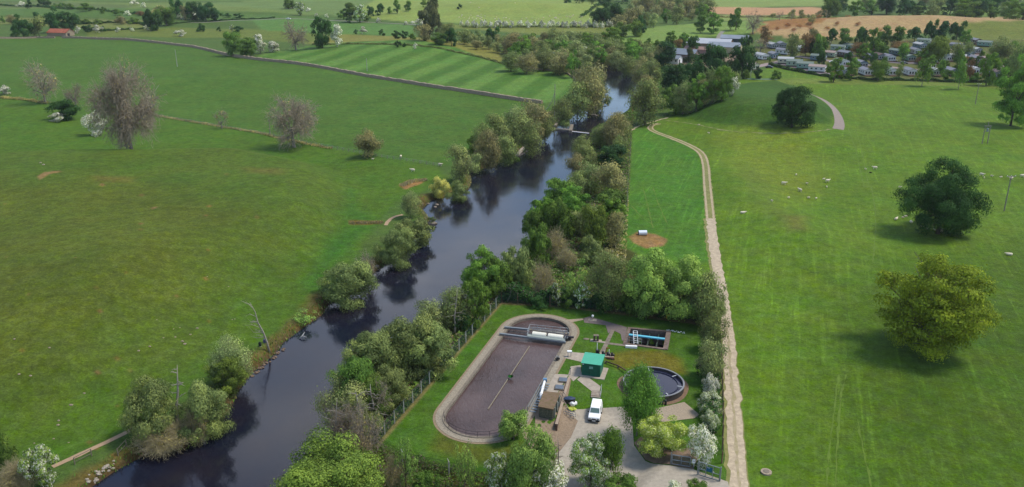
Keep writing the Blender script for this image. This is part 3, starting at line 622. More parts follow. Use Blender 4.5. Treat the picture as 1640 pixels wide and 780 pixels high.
cluster('behind the top fence of the works',[('olive',938,403,1012,492),('pale',995,400,1082,498),('pale',1050,412,1142,504),('olive',1100,440,1160,520),('pale',1012,440,1062,506),('sparse',905,415,945,480)])
cluster('against the top fence of the works',[('halfbl',880,452,902,488),('halfbl',916,452,946,490),('bushd',845,470,882,494),('bushd',948,462,985,500),('bushd',1040,470,1085,510),('bushg',985,468,1030,504),('bushg',895,466,925,494)])
cluster('between river and top corner of works',[('leafy',734,398,802,476),('green',770,414,812,474),('olive',698,458,762,526),('leafy',736,448,786,520),('bushd',720,496,756,534),('grey',660,480,712,540),('bushg',796,424,836,468)])
cluster('in the thicket left of the works fence',[('busho',596,505,704,604),('busho',548,530,640,622),('bushg',528,572,612,676),('busho',636,518,728,604),('busho',588,588,660,655),('bushg',545,600,625,682),('busho',650,550,712,602)])
cluster('beside the lower left works fence',[('grey',512,606,592,690),('busho',540,640,612,720),('bare',520,650,590,730),('bare',556,645,612,738),('bare',580,608,628,680),('scrub',545,690,598,764)])
plant('bushb',424,700,626,850,'large bright yellow green bush cut by the bottom edge, at the water',lod='X')
cluster('outside the bottom fence of the works',[('sparse',628,702,668,776),('sparse',724,712,764,778),('bushg',652,752,704,800),('scrub',610,728,650,790),('bushg',560,780,640,840)])
plant('halfbl',776,726,818,786,'blossoming hawthorn outside the bottom fence left of the willows')
plant('pale',796,655,850,704,'light willow top leaning over the rounded end of the long tank')
cluster('at the bottom below the pump house',[('pale',800,688,888,800),('halfbl',845,706,896,782),('upr',866,652,900,700)][:2])
plant('blossom',852,738,912,800,'blossoming hawthorn at the bottom edge below the pump house')
plant('halfbl',914,697,982,776,'pale half blossoming tree beside the drive')
plant('birch',958,682,1003,760,'thin olive birch leaning over the drive')
plant('bushg',968,754,1024,800,'green bush at the bottom edge beside the drive')
plant('bushw',1060,768,1098,800,'small pale blossoming bush at the bottom edge by the gates')
plant('bushg',1102,766,1138,796,'small green bush at the bottom edge below the open gate')
plant('birch',990,584,1058,682,'dark drooping birch in front of the round tank')
plant('lime',1010,664,1094,732,'lime green blossoming tree with pale trunk inside the drive bend')
cluster('in the hedge between works and track',[('olive',1120,500,1166,560),('grey',1114,545,1166,608),('bushw',1119,598,1154,636),('silver',1116,628,1156,664),('silver',1117,656,1154,694),('bushw',1102,684,1150,744),('silver',1122,566,1158,606),('olive',1130,470,1166,516),('bushd',1112,570,1132,600)])
# single trees of the right pasture
plant('dark',1241,121,1308,181,'dark rounded tree alone beside the curved path')
plant('dark',1444,261,1580,373,'large dark broadleaf tree with sheep lying under it',lod='X')
plant('gold',1407,411,1588,560,'large golden green oak standing alone in the right pasture',lod='X')
plant('leafy',1598,98,1662,192,'olive oak cut by the right edge of the picture',lod='L')
# upstream right bank
cluster('where the river bends away',[('olive',1006,128,1064,196),('brown',1020,122,1054,168),('bare',1016,146,1046,190),('olive',986,88,1022,118),('brown',1010,90,1044,134),('olive',1020,98,1062,142)])
cluster('between river bend and caravan park',[('deep',1060,103,1102,146),('bushg',1062,150,1100,182),('olive',1074,134,1116,180),('leafy',1098,120,1136,172),('brown',1108,128,1142,168),('olive',1124,112,1160,160),('leafy',1140,108,1176,156),('olive',1155,112,1182,150),('green',1060,136,1090,168)])
cluster('at the end of the belt by the caravans',[('blossom',1166,124,1184,150),('halfbl',1113,145,1130,166)])
cluster('around the farm barns',[('dark',1114,74,1176,128),('dark',1095,98,1134,140),('dark',1168,64,1214,118),('deep',1046,68,1082,102),('dark',1096,58,1122,84),('conifer',1096,78,1112,108),('dark',1192,57,1206,72),('brown',1104,92,1124,120)])
cluster('near the farm barns',[('copper',1080,63,1094,76),('copper',1216,32,1236,62)])
cluster('in the pale field beyond the barns',[('green',1112,25,1133,50),('leafy',1129,21,1158,50)])
cluster('behind the pale field',[('green',1168,14,1192,44),('bare',1192,16,1224,49)])
cluster('in the upstream river wood',[k for k in scatter([(808,90),(822,80),(880,74),(960,72),(1030,86),(1064,104),(1040,116),(1000,108),(960,108),(925,118),(860,108)],['olive','brown','olive','leafy','grey','olive'],52,(24,36),(.8,1.05),11,.5)])
cluster('on the near edge of the upstream wood',[('olive',800,84,836,112),('brown',824,88,862,116),('olive',852,84,888,112),('brown',876,84,918,118),('upr',905,82,930,120),('leafy',884,66,912,100),('leafy',938,68,972,104),('blossom',922,72,942,96)])
cluster('along the hedge above the river wood',[k for k in scatter([(1010,78),(1100,64),(1104,72),(1020,92)],['bushg','leafy'],8,(14,20),(.8,1.1),5,.7)])
cluster('around the tall conifer',[('brown',664,40,692,64),('olive',700,38,732,66),('bushg',684,54,724,70),('dark',712,46,734,72)])
plant('conifer',676,0,709,60,'tall dark conifer rising above the middle of the valley')
plant('conifer',668,18,690,62,'shorter dark conifer at the left foot of the tall one')
cluster('behind the striped field',[k for k in scatter([(736,74),(742,64),(800,66),(816,72),(808,86)],['olive','dark','brown','grey','olive'],12,(16,26),(.75,1.0),8,.6)])
cluster('left of the tall conifer',[('bushd',625,50,643,62),('bushd',640,50,654,62),('bushg',652,54,668,63)])
cluster('beside the far white hedge',[('dark',945,6,984,40),('dark',968,8,1004,40),('bushg',976,36,1006,58),('bushb',1002,32,1032,58),('brown',980,24,1006,44),('bushd',1014,26,1036,52)])
cluster('in the far wood at the top',[k for k in scatter([(1000,42),(1010,16),(1060,4),(1128,2),(1135,24),(1120,38),(1040,46)],['olive','brown','grey','leafy','olive'],26,(18,28),(.8,1.1),21,.6)])
cluster('on the skyline of the far hill',[k for k in scatter([(900,4),(960,-4),(1040,-6),(1050,8),(985,14),(930,8)],['dark','olive','deep'],9,(16,26),(.7,1),22,.7)])
cluster('in the white hedge across the far hill',[('bushw',x-5,y-8-(i%3),x+5,y+1) for i,(x,y) in enumerate([(742+i*7.2+((i*37)%5)-2, 41+((i*13)%4)*.8+i*.02) for i in range(34)])]+[('bushw',950,33,958,42),('bushw',960,33,967,41)])
cluster('on the lane below the far hill',[('bushw',646,34,656,40),('bushw',658,30,682,41),('bushw',600,28,610,36),('bushw',518,22,526,28),('bushw',502,21,510,27)])
cluster('in the clump left of the lane',[('green',544,5,574,32),('halfbl',564,8,588,33),('bushg',538,16,556,31),('bushg',578,24,594,34)])
cluster('in the far field left of the conifer',[('dark',586,6,602,21),('dark',599,3,617,20),('green',619,9,629,19),('green',629,0,643,18),('green',646,2,661,16),('bushb',673,3,688,15),('bushd',732,2,743,10)])
cluster('along the far left hedge line',[('green',450,-4,472,12),('halfbl',472,3,490,22),('bushw',455,4,472,13),('bushw',488,12,498,18)])
cluster('in the big dark grove top left',[('dark',270,-3,294,26),('dark',290,0,322,26),('deep',312,2,344,27),('dark',332,8,356,27),('brown',286,10,306,30),('green',312,14,330,27)])
cluster('below the big dark grove',[('dark',226,17,254,48),('green',246,12,284,38),('dark',238,24,262,47),('brown',240,8,270,26)])
cluster('above the lane right of the dark grove',[('bushw',280,22,292,30),('bushw',304,20,316,27),('bushw',326,20,336,27),('bushg',336,24,348,32),('bushw',290,24,300,31),('bushd',356,22,370,27),('bushd',374,22,390,28)])
cluster('beside the red roofed barn',[('dark',18,25,52,58),('olive',46,26,74,56),('dark',70,13,106,50),('dark',92,20,126,50),('deep',50,20,70,40),('bushb',100,41,116,52)])
cluster('along the field edge right of the barn',[('bushw',120,42,131,53),('bushw',149,40,165,52),('bushw',185,43,196,51),('bushw',208,44,216,50),('bushw',228,40,237,48),('bushd',132,40,150,51),('bushd',160,42,172,50),('bushw',280,48,298,58)])
plant('bushd',313,38,328,50,'lone dark bush in the far yellow field')
cluster('behind the left grove',[('bushd',372,42,390,52),('halfbl',366,40,376,50),('bushd',345,43,354,50)])
cluster('along the second hedge at top left',[('bushg',80,6,96,14),('bushg',94,4,106,13),('bushg',104,6,120,15),('bushg',122,6,150,17),('bushg',160,9,173,19),('bushg',180,11,197,21),('bushw',196,14,209,22),('copper',216,15,232,22),('bushw',205,1,222,8),('bushw',224,4,234,12),('dark',58,-4,80,10),('deep',40,-2,52,12),('bushw',26,2,40,10)])
cluster('along the third hedge at top left',[('bushg',0,26,10,36),('brown',8,24,26,38),('bushg',130,30,148,38),('bushg',146,32,164,38),('brown',182,26,204,38),('bushg',202,28,222,38)])
# moor edge and caravan park
cluster('beyond the moor',[k for k in scatter([(1318,30),(1322,18),(1400,14),(1500,16),(1640,14),(1700,16),(1700,28),(1640,32),(1420,27)],['dark','green','deep','olive','leafy'],30,(20,34),(.75,1),31,.62)])
plant('leafy',1524,-1,1572,28,'broad yellow green oak beyond the moor')
cluster('on the skyline above the moor',[k for k in scatter([(1420,6),(1440,-2),(1640,-6),(1700,0),(1700,8),(1560,8)],['dark','deep','brown','olive'],14,(18,30),(.7,.9),33,.65)])
cluster('along the pink ploughed field',[k for k in scatter([(1232,27),(1320,28),(1330,34),(1236,34)],['bare','brown','green'],9,(10,16),(.8,1),34,.7)])
cluster('on the moor above the caravans',[('gorse',x-7,y-6,x+7,y+1) for x,y in [(1245,48),(1262,42),(1280,44),(1296,40),(1310,36),(1326,38),(1342,34),(1358,32),(1272,50),(1300,48),(1236,56),(1376,32),(1380,46),(1410,38)]])
cluster('at the back of the caravan park',[('dark',1322,46,1342,69),('green',1341,46,1366,74),('dark',1364,44,1392,72),('leafy',1388,46,1412,86),('green',1404,42,1430,74),('green',1424,44,1452,76),('dark',1454,44,1479,66),('dark',1482,32,1503,64),('deep',1500,34,1522,64),('dark',1520,35,1548,62),('leafy',1536,48,1556,72),('green',1396,66,1424,88)])
cluster('among the caravans',[('olive',1256,55,1284,92),('copper',1280,54,1304,88),('green',1300,56,1326,88),('brown',1296,44,1312,66),('bright',1482,60,1522,98),('copper',1424,66,1458,84),('copper',1360,68,1390,88),('olive',1522,70,1544,96),('olive',1584,60,1624,98),('bushg',1466,86,1480,100),('olive',1616,66,1660,130),('bare',1204,62,1234,82)])
cluster('along the front of the caravan park',[('leafy',1323,94,1352,128),('leafy',1354,100,1376,126),('birch',1393,98,1424,124),('olive',1434,104,1448,124),('birch',1467,94,1494,130),('birch',1528,92,1552,134),('copper',1544,96,1562,128),('leafy',1569,86,1600,132),('birch',1502,96,1516,118),('bushg',1340,114,1352,126),('bushg',1508,112,1528,130),('bushg',1552,116,1572,131),('bushg',1592,118,1610,131),('bushg',1232,112,1252,126),('bushd',1205,108,1222,126),('bushg',1188,112,1204,126),('leafy',1604,90,1640,126)])
cluster('shading the lodges in the caravan park',scatter([(1230,96),(1300,84),(1400,88),(1500,84),(1625,88),(1630,116),(1450,114),(1340,110),(1250,106)],['olive','leafy','birch','dark'],16,(15,23),(.95,1.25),91,1.0))
cluster('filling gaps in the caravan park',scatter([(1225,100),(1300,80),(1400,84),(1500,80),(1610,84),(1620,118),(1450,116),(1340,112),(1250,108)],['bushg','leafy','bushd','bushg','copper'],34,(8,15),(.8,1.1),77,1.2))
plant('purple',1330,116,1344,128,'purple leaved shrub at the front of the caravan park')

# hedges and undergrowth made of leaves: one long plant each
def leafstrip(name, px, w, h, fol, n, ls, label=None, cat=None, seed=1, kind=None, poly=None, zlo=.0, up=False, wood=.1, riverclip=False):
    rg = np.random.default_rng(seed)
    if poly is not None:
        q = polyw(poly); P = []; c = 0
        while c < n:
            T = rg.uniform(q.min(0), q.max(0), (n, 2)); T = T[sdpoly(T, q) < 0]
            P.append(T); c += len(T)
        P = np.concatenate(P)[:n]; cl = np.sin(P[:, 0] * .9 + P[:, 1] * .5) * np.sin(P[:, 1] * .8 - P[:, 0] * .3); hh = h * (.45 + .55 * cl.clip(-.6, 1)) 
    else:
        W = resample(np.array([G(*p)[:2] for p in px]), .5); nn = normals2(W); t = rg.integers(0, len(W), n)
        P = W[t] + nn[t] * (rg.normal(0, .3, n) * w)[:, None] + rg.uniform(-.4, .4, (n, 2)); hh = h * (.75 + .25 * np.sin(t * .35) + .12 * np.sin(t * .13))
    if riverclip:
        k = sdpoly(P, RIV) > .2; P = P[k]; hh = hh[k]
    n = len(P); g = Hgt(P[:, 0], P[:, 1]); z = g + zlo + hh * rg.uniform(0, 1, n) ** (.6 if not up else 1.5)
    c = np.column_stack([P, z]); d = rg.normal(size=(n, 3)); d[:, 2] = np.abs(d[:, 2]) + .5; d /= np.linalg.norm(d, axis=1)[:, None]
    if up:
        t1 = rg.normal(0, .3, (n, 3)); t1[:, 2] = 1; t1 /= np.linalg.norm(t1, axis=1)[:, None]; b1 = np.cross(t1, rg.normal(size=(n, 3))); b1 /= np.linalg.norm(b1, axis=1)[:, None]; s = ls * rg.uniform(.6, 1.4, n); s1 = s * .25; c[:, 2] = g + s * .7
    else:
        t1 = np.cross(d, rg.normal(size=(n, 3))); t1 /= np.linalg.norm(t1, axis=1)[:, None]; b1 = np.cross(d, t1); s = ls * rg.uniform(.5, 1.3, n); s1 = s * .7
    V = np.stack([c + t1 * s[:, None], c + b1 * s1[:, None], c - t1 * s[:, None], c - b1 * s1[:, None]], 1).reshape(-1, 3)
    tn = .5 + .3 * np.sin(P[:, 0] * .7) * np.sin(P[:, 1] * .6 + 1)
    tone = np.column_stack([np.clip(tn + rg.normal(0, .18, n), 0, 1), (rg.random(n) < wood) * .9, rg.random(n)])
    o = link(name, npmesh(name, V, 4, tone), LM[fol]); return tag(o, label, cat, kind=kind)
leafstrip('hedge', [(1232,104),(1262,112),(1300,119),(1335,125),(1420,129),(1500,131),(1560,132),(1645,133)], 1.2, 1.7, 'dark', 16000, .3, 'dark green clipped hedge along the front of the caravan park', 'hedge')
leafstrip('hedge', [(1012,84),(1045,80),(1078,72),(1100,68)], 2.5, 3.0, 'green', 5000, .4, 'green hedge above the river wood leading to the barns', 'hedge', 2)
leafstrip('hedge', [(0,9),(60,11),(120,15),(180,19),(235,22)], 2, 2.2, 'dark', 6000, .5, 'dark field hedge at the top left below the far bushes', 'hedge', 3)
leafstrip('hedge', [(100,40),(150,38),(225,38),(240,44)], 2.0, 2.2, 'dark', 5000, .45, 'dark hedge behind the red roofed barn and the white bushes', 'hedge', 4)
leafstrip('hedge', [(135,49),(180,49),(240,47)], 2.0, 1.6, 'dark', 3500, .4, 'low hedge right of the red roofed barn', 'hedge', 5)
leafstrip('hedge', [(270,40),(300,36),(345,34),(400,31),(440,29)], 1.6, 1.3, 'dark', 4500, .4, 'thin dark hedge curving from the big grove to the lane', 'hedge', 6)
leafstrip('hedge', [(500,72),(560,71),(640,72),(700,77),(770,92),(812,104)], 1.0, 1.2, 'olive', 5000, .35, 'low hedge above the striped field', 'hedge', 7)
leafstrip('hedge', [(740,44),(820,44),(900,44),(990,43)], 2.5, 1.8, 'olive', 5000, .5, 'low green hedge under the row of white hawthorns', 'hedge', 8)
leafstrip('hedge', [(805,478),(850,484),(900,486),(960,492),(1040,500),(1110,508),(1150,516)], 2.4, 3.2, 'dark', 22000, .2, 'dark overgrown hedge outside the top fence of the works', 'hedge', 9)
leafstrip('hedge', [(1138,528),(1142,570),(1140,610),(1138,660),(1134,700)], 1.6, 2.2, 'dark', 16000, .16, 'dark hedge core between the works lawn and the track', 'hedge', 10)
leafstrip('hedge', [(930,28),(980,8),(1060,2),(1200,-2)], 3, 3, 'dark', 4000, .6, 'far dark hedge on the hill at the top', 'hedge', 12)
leafstrip('hedge', [(1135,27),(1230,28),(1330,32)], 2.0, 1.8, 'brown', 4000, .45, 'brown hedge below the pink ploughed field', 'hedge', 13)
leafstrip('hedge', [(252,186),(330,199),(420,214),(450,222),(530,238)], 1.6, .5, 'dry', 5000, .22, 'low brown bank of rough grass under the pasture fence', 'bank', 15)
leafstrip('hedge', [(0,157),(40,160),(75,166)], 2.0, .9, 'dry', 3000, .25, 'low brown hedge remnant at the left edge of the pasture', 'hedge', 14)
for i, (poly, n, h, fol, ls) in enumerate([
    ([(600,712),(803,480),(850,480),(1000,484),(1010,470),(960,400),(1000,380),(1008,290),(1012,205),(1012,150),(950,205),(920,280),(850,380),(845,410),(760,470),(700,520),(600,560),(560,580),(560,650),(520,720),(480,760),(560,760)], 60000, 1.7, 'green', .28),
    ([(600,712),(803,480),(1000,484),(1008,290),(1012,205),(950,205),(920,280),(850,380),(845,410),(760,470),(700,520),(600,560),(560,580),(560,650),(520,720),(480,760),(560,760)], 30000, 1.1, 'dry', .24),
    ([(500,720),(600,714),(700,745),(800,764),(880,775),(1000,792),(1000,900),(600,900),(480,800)], 26000, 1.2, 'green', .16),
    ([(1008,195),(1060,178),(1130,160),(1180,140),(1190,110),(1100,110),(1030,130)], 12000, 2.0, 'green', .35),
    ([(740,290),(760,260),(830,235),(880,205),(915,185),(950,165),(975,120),(930,115),(915,160),(880,180),(830,205),(760,245)], 16000, 2.0, 'olive', .35)]):
    leafstrip('undergrowth', None, 0, h, fol, n, ls, kind='stuff', seed=20 + i, poly=poly, riverclip=True, wood=.25)
bl = [(p[0] - 3, p[1] - 1) for p in LB[2:46]]
leafstrip('bank_grass', bl, 2.2, .5, 'dry', 9000, .34, kind='stuff', seed=31, up=True, riverclip=True, wood=.3)
leafstrip('bank_grass', [(p[0] - 12, p[1] - 3) for p in LB[2:40]], 5, .5, 'leafy', 12000, .26, kind='stuff', seed=32, up=True, riverclip=True, wood=.1)
leafstrip('bank_grass', [(645,298),(660,291),(682,289)], 1.6, .5, 'dry', 900, .35, kind='stuff', seed=33, up=True, wood=.6)
leafstrip('bank_grass', [(562,358),(612,357)], .8, .5, 'dry', 500, .3, kind='stuff', seed=34, up=True, wood=.4)

# ------------------------------------------------------------------ field walls, fences, tracks
STONE = mat('dry_stone', C(182, 162, 136), .9, ns=3.0, amt=.45, bump=.6); CONC = mat('concrete', C(200, 186, 166), .85, ns=1.2, amt=.2); CONCD = mat('weathered_concrete', C(152, 140, 122), .9, ns=1.5, amt=.35, bump=.3)
GRAVEL = mat('gravel', C(190, 172, 146), .95, ns=5, amt=.28, bump=.3); GRAVP = mat('pale_gravel', C(200, 188, 168), .95, ns=1.6, amt=.16); TAR = mat('worn_tarmac', C(140, 126, 120), .9, ns=2, amt=.2)
TIMB = mat('weathered_timber', C(150, 138, 120), .85, ns=4, amt=.3); DRIFT = mat('driftwood', C(182, 164, 144), .85, ns=3, amt=.35); DEAD = mat('dead_wood', C(186, 176, 160), .8, ns=5, amt=.3)
GALV = mat('galvanised_steel', C(176, 186, 192), .45, .5, ns=4, amt=.12); DMET = mat('dark_metal', C(70, 70, 74), .5, .4, ns=4, amt=.2); WHITE = mat('white_paint', C(225, 225, 222, 1.0), .45, ns=3, amt=.05)
def wall_run(name, px, h, w, m, label, cat, jit=.12, step=1.5, seed=1, z=-.1):
    P = resample(np.array([G(*p)[:2] for p in px]), step); n = normals2(P); rg = random.Random(seed); g = Hgt(P[:, 0], P[:, 1]); V = []; k = len(P)
    for i in range(k):
        hh = h * (1 + rg.uniform(-jit, jit)); ww = w * (1 + rg.uniform(-jit, jit)) / 2
        for a, zz in ((-1, z), (-.75, hh), (.75, hh), (1, z)): V.append((P[i, 0] + n[i, 0] * ww * a, P[i, 1] + n[i, 1] * ww * a, g[i] + zz))
    Fc = [(i*4+j, i*4+j+1, i*4+j+5, i*4+j+4) for i in range(k-1) for j in range(3)] + [(0,1,2,3), ((k-1)*4+3,(k-1)*4+2,(k-1)*4+1,(k-1)*4)]
    me = bpy.data.meshes.new(name); me.from_pydata(V, [], Fc); me.update(); return tag(link(name, me, m), label, cat)
wall_run('stone_wall', [(100,61),(200,64),(260,70),(310,76),(360,88),(420,97),(520,110),(640,131),(700,141),(780,153),(830,161),(868,166)], 1.5, 1.6, STONE, 'long dry stone wall crossing the left fields below the striped field', 'stone wall')
wall_run('stone_wall', [(-160,66),(0,62),(60,61),(88,61)], 1.2, 1.2, STONE, 'short grey stone wall at the left edge beside the red roofed barn', 'stone wall', seed=2)
wall_run('stone_wall', [(820,104),(860,112),(905,116),(920,126)], .8, .8, STONE, 'low wall at the far right corner of the striped field', 'stone wall', seed=3)
wall_run('stone_wall', [(822,250),(832,240),(850,226),(862,216)], .7, 1.0, CONC, 'pale stone edging on the left bank below the weir', 'bank wall', seed=4)
def wire_fence(px, step, h, label, name='wire_fence', pr=.07, m=TIMB, rails=3, rr=.012, railm=GALV):
    P = resample(np.array([G(*p)[:2] for p in px]), step); t = thing(name, label, 'fence', (P[0, 0], P[0, 1], 0)); g = Hgt(P[:, 0], P[:, 1])
    pm = MB().tube((0, 0, -.3), (0, 0, h), pr, pr * .9, 6).mesh('post')
    if not pm.materials: pm.materials.append(m)
    for (x, y), z in zip(P, g): link('post', pm, None, t, (x - P[0, 0], y - P[0, 1], z))
    mb = MB()
    for k in range(rails):
        zz = h * (.35 + .6 * k / max(rails - 1, 1)); mb.path([(x - P[0, 0], y - P[0, 1], z + zz) for (x, y), z in zip(P, g)], rr, 3)
    mb.build('wire' if rr < .03 else 'rail', railm, t); return t
wire_fence([(252,187),(330,200),(420,215),(480,228),(560,243),(620,254),(705,267)], 2.6, 1.1, 'post and wire fence running across the left pasture to the river', pr=.09, m=mat('pale_post', C(176, 168, 150), .85, ns=3), rr=.02)
wire_fence([(868,188),(884,165),(888,152)], 4, 1.1, 'short wire fence at the corner of the striped field by the river')
wire_fence([(1012,206),(1030,196),(1060,187),(1110,168),(1150,152),(1180,142)], 3.0, 1.1, 'wire fence in front of the wood below the caravan park')
wire_fence([(985,400),(990,388),(1003,345),(1006,290),(1012,206)], 3.2, 1.1, 'wire fence along the field side of the right bank wood')
for px, lab in [([(120,744),(132,737),(147,730)], 'low wooden rail fence nearer the lower left corner'), ([(189,728),(203,715)], 'short wooden rail fence next to the driftwood pile')]:
    wire_fence(px, 1.9, 1.1, lab, 'rail_fence', .08, TIMB, 2, .05, TIMB)
# tracks
TRK = mat('stony_track', C(216, 196, 164), .95, ns=1.3, amt=.3, bump=.3); RUT = mat('track_rut', C(206, 186, 146), .95, ns=1.5, amt=.22); DRY = mat('dry_grass', C(150, 150, 84), .95, ns=1.0, amt=.3); SOIL = mat('bare_soil', C(150, 126, 104), .95, ns=1.2, amt=.3, bump=.3)
main = [(1188,830),(1184,780),(1179,720),(1175,660),(1171,600),(1166,540),(1158,480),(1149,430),(1142,385),(1138,350)]
ribbon('path_verge', [(p[0] - 2, p[1]) for p in main], [3.0, 2.9, 2.8, 3.0], DRY, .025, jit=.12)
ribbon('track', main, [2.3, 2.2, 2.2, 2.2], TRK, .045, jit=.13)
ribbon('path_verge', main[:7], .42, mat('thin_grass', C(176, 164, 112), .95, ns=.8, amt=.25, col2=C(206, 188, 156)), .06, jit=.14)
far = [(1138,352),(1135,320),(1132,290),(1131,268),(1127,250),(1118,240),(1096,229),(1070,219),(1050,212),(1040,206),(1044,200),(1056,198)]
ribbon('path_verge', far, [2.6, 2.5, 2.4], DRY, .03, jit=.1)
W_ = np.array([G(*p)[:2] for p in far]); 
def offset_ribbon(name, W, off, w, m, z, seed):
    P = smoothline(W, 1.2); n = normals2(P); Q = P + n * off; rg = np.random.default_rng(seed); ww = w * (1 + rg.uniform(-.25, .25, len(Q))) / 2
    A = Q - n * ww[:, None]; B = Q + n * ww[:, None]; k = len(P)
    V = [(*a, q + z) for a, q in zip(A, U(A[:, 0], A[:, 1]))] + [(*a, q + z) for a, q in zip(B, U(B[:, 0], B[:, 1]))]
    me = bpy.data.meshes.new(name); me.from_pydata(V, [], [(i, i+1, k+i+1, k+i) for i in range(k-1)]); me.update()
    if me.polygons[0].normal.z < 0: me.flip_normals()
    return tag(link(name, me, m), kind='structure')
offset_ribbon('track_rut', W_, .8, .55, RUT, .055, 1); offset_ribbon('track_rut', W_, -.8, .55, RUT, .055, 2)
ribbon('path', [(1342,207),(1345,200),(1343,188),(1336,175),(1325,164),(1310,155),(1296,150)], [4.0, 3.2, 2.6, 2.2], mat('park_path', C(168, 152, 138), .95, ns=1, amt=.12), .05)
ribbon('path', [(1060,192),(1110,198),(1150,208),(1200,213),(1260,214),(1310,211),(1338,206)], .6, mat('faint_path', C(150, 154, 96), .95, ns=1, amt=.2), .05, jit=.25)
ribbon('path', [(84,748),(100,741),(150,718),(195,697),(230,678)], .9, mat('sandy_path', C(196, 166, 130), .95, ns=2, amt=.15), .05, jit=.05)
ribbon('path', [(618,361),(622,353),(632,347),(645,344)], 1.0, MATS['sandy_path'], .05, jit=.08)
ribbon('path', [(1010,210),(1022,202),(1042,196),(1070,188)], .8, RUT, .05, jit=.2)
TY = mat('worn_grass_line', C(108, 136, 40), .95, ns=1, amt=.25)
for i, px in enumerate([[(1338,780),(1341,700),(1346,640),(1355,600)], [(1324,780),(1330,700),(1338,640),(1343,600)], [(1395,780),(1383,720),(1372,670)], [(1384,300),(1374,250),(1362,215),(1358,205)], [(1392,300),(1384,260),(1376,225),(1370,208)],
                        [(1395,300),(1405,350),(1398,420)], [(1046,300),(1055,330),(1070,360)], [(1030,300),(1040,340),(1046,366)], [(1012,330),(1030,350),(1050,362)], [(1225,262),(1260,285),(1330,310),(1390,330)]]):
    ribbon('worn_line', px, .2, TY, .03, jit=.1, seed=i)
# caravan park roads and farm lane
RD = mat('park_road', C(178, 158, 150), .95, ns=.4, amt=.12); RDD = mat('park_tarmac', C(140, 126, 126), .95, ns=.4, amt=.12)
ribbon('road', [(1188,110),(1225,104),(1252,99),(1258,95)], 6, RD, .06); ribbon('road', [(1244,100),(1280,108),(1315,117),(1340,122)], 7, RDD, .05)
ribbon('road', [(1275,90),(1310,95),(1340,99),(1370,102),(1420,107),(1470,112),(1500,114)], 5, RD, .06); ribbon('road', [(1420,99),(1440,101),(1470,101)], 7, RDD, .05)
ribbon('road', [(1500,72),(1540,82),(1580,92),(1605,104),(1610,120)], 5, RD, .05); ribbon('road', [(1325,84),(1345,88),(1375,89)], 4, RD, .05); ribbon('road', [(1540,102),(1570,104),(1600,108)], 6, RD, .06)
ribbon('road', [(300,36),(360,34),(440,30),(500,31),(560,34),(640,38),(670,40)], 3.5, mat('lane', C(160, 156, 140), .95, ns=.3, amt=.1), .08)
ribbon('road', [(1150,62),(1152,56),(1158,50)], 3, MATS['lane'], .08)
ribbon('path', [(1187,126),(1210,127),(1245,127)], 2.4, mat('blue_grey_hardstanding', C(120, 146, 140), .9, ns=.4, amt=.1), .06)

# ------------------------------------------------------------------ sewage works: paths and drive
conc = 'path'
sheet('drive', polyw([(906,650),(944,645),(1000,650),(1012,668),(1016,704),(1034,728),(1062,744),(1110,752),(1166,772),(1172,800),(1060,806),(1010,780),(965,772),(930,800),(880,800),(896,752),(894,716),(915,690),(926,664)], 0), .045, GRAVP)
sheet('gravel_yard', polyw([(836,694),(850,682),(893,684),(905,650),(930,648),(926,666),(916,691),(896,716),(885,745),(850,720)], 0), .025, mat('brown_gravel', C(168, 146, 120), .95, ns=3, amt=.25, bump=.3))
sheet('gravel_yard', polyw([(858,692),(856,655),(870,630),(893,630),(910,606),(915,608),(898,692)]), .018, MATS['brown_gravel'])
sheet('hardstanding', polyw([(1048,655),(1096,644),(1120,664),(1112,670),(1062,676),(1040,668)]), .03, GRAVEL)
sheet('tank_surround', [(CT[0] + (5.6 + .3 * math.sin(3 * a)) * math.cos(a), CT[1] + 5.5 * math.sin(a)) for a in np.linspace(0, 2 * math.pi, 40)[:-1]], .02, mat('brown_soil', C(150, 122, 98), .95, ns=2, amt=.3))
sheet('flower_bed', polyw([(1016,700),(1026,696),(1050,714),(1075,722),(1110,716),(1122,726),(1110,752),(1062,742),(1034,726)]), .03, SOIL)
sheet(conc, polyw([(934,510),(944,507),(975,516),(1004,524),(1002,545),(996,546),(994,535),(982,529),(974,534),(970,521),(936,517)]), .03, TAR)
sheet(conc, polyw([(979,528),(985,528),(967,568),(959,567)]), .04, CONCD)
sheet(conc, polyw([(970,548),(1003,552),(1003,555),(969,551)]), .035, CONCD)
sheet(conc, polyw([(904,563),(937,566),(932,580),(902,573)]), .03, CONC)
sheet(conc, polyw([(937,564),(966,568),(962,575),(935,574)]), .025, CONCD)
sheet(conc, polyw([(914,587),(930,585),(931,600),(918,611),(910,601)]), .03, CONC)
sheet(conc, polyw([(931,603),(936,600),(962,619),(960,628),(949,628),(924,608)]), .035, CONC)
sheet(conc, polyw([(882,599),(911,600),(893,629),(871,628)]), .04, CONC)
sheet(conc, polyw([(908,512),(936,510),(936,512),(912,517)]), .03, GRAVEL)

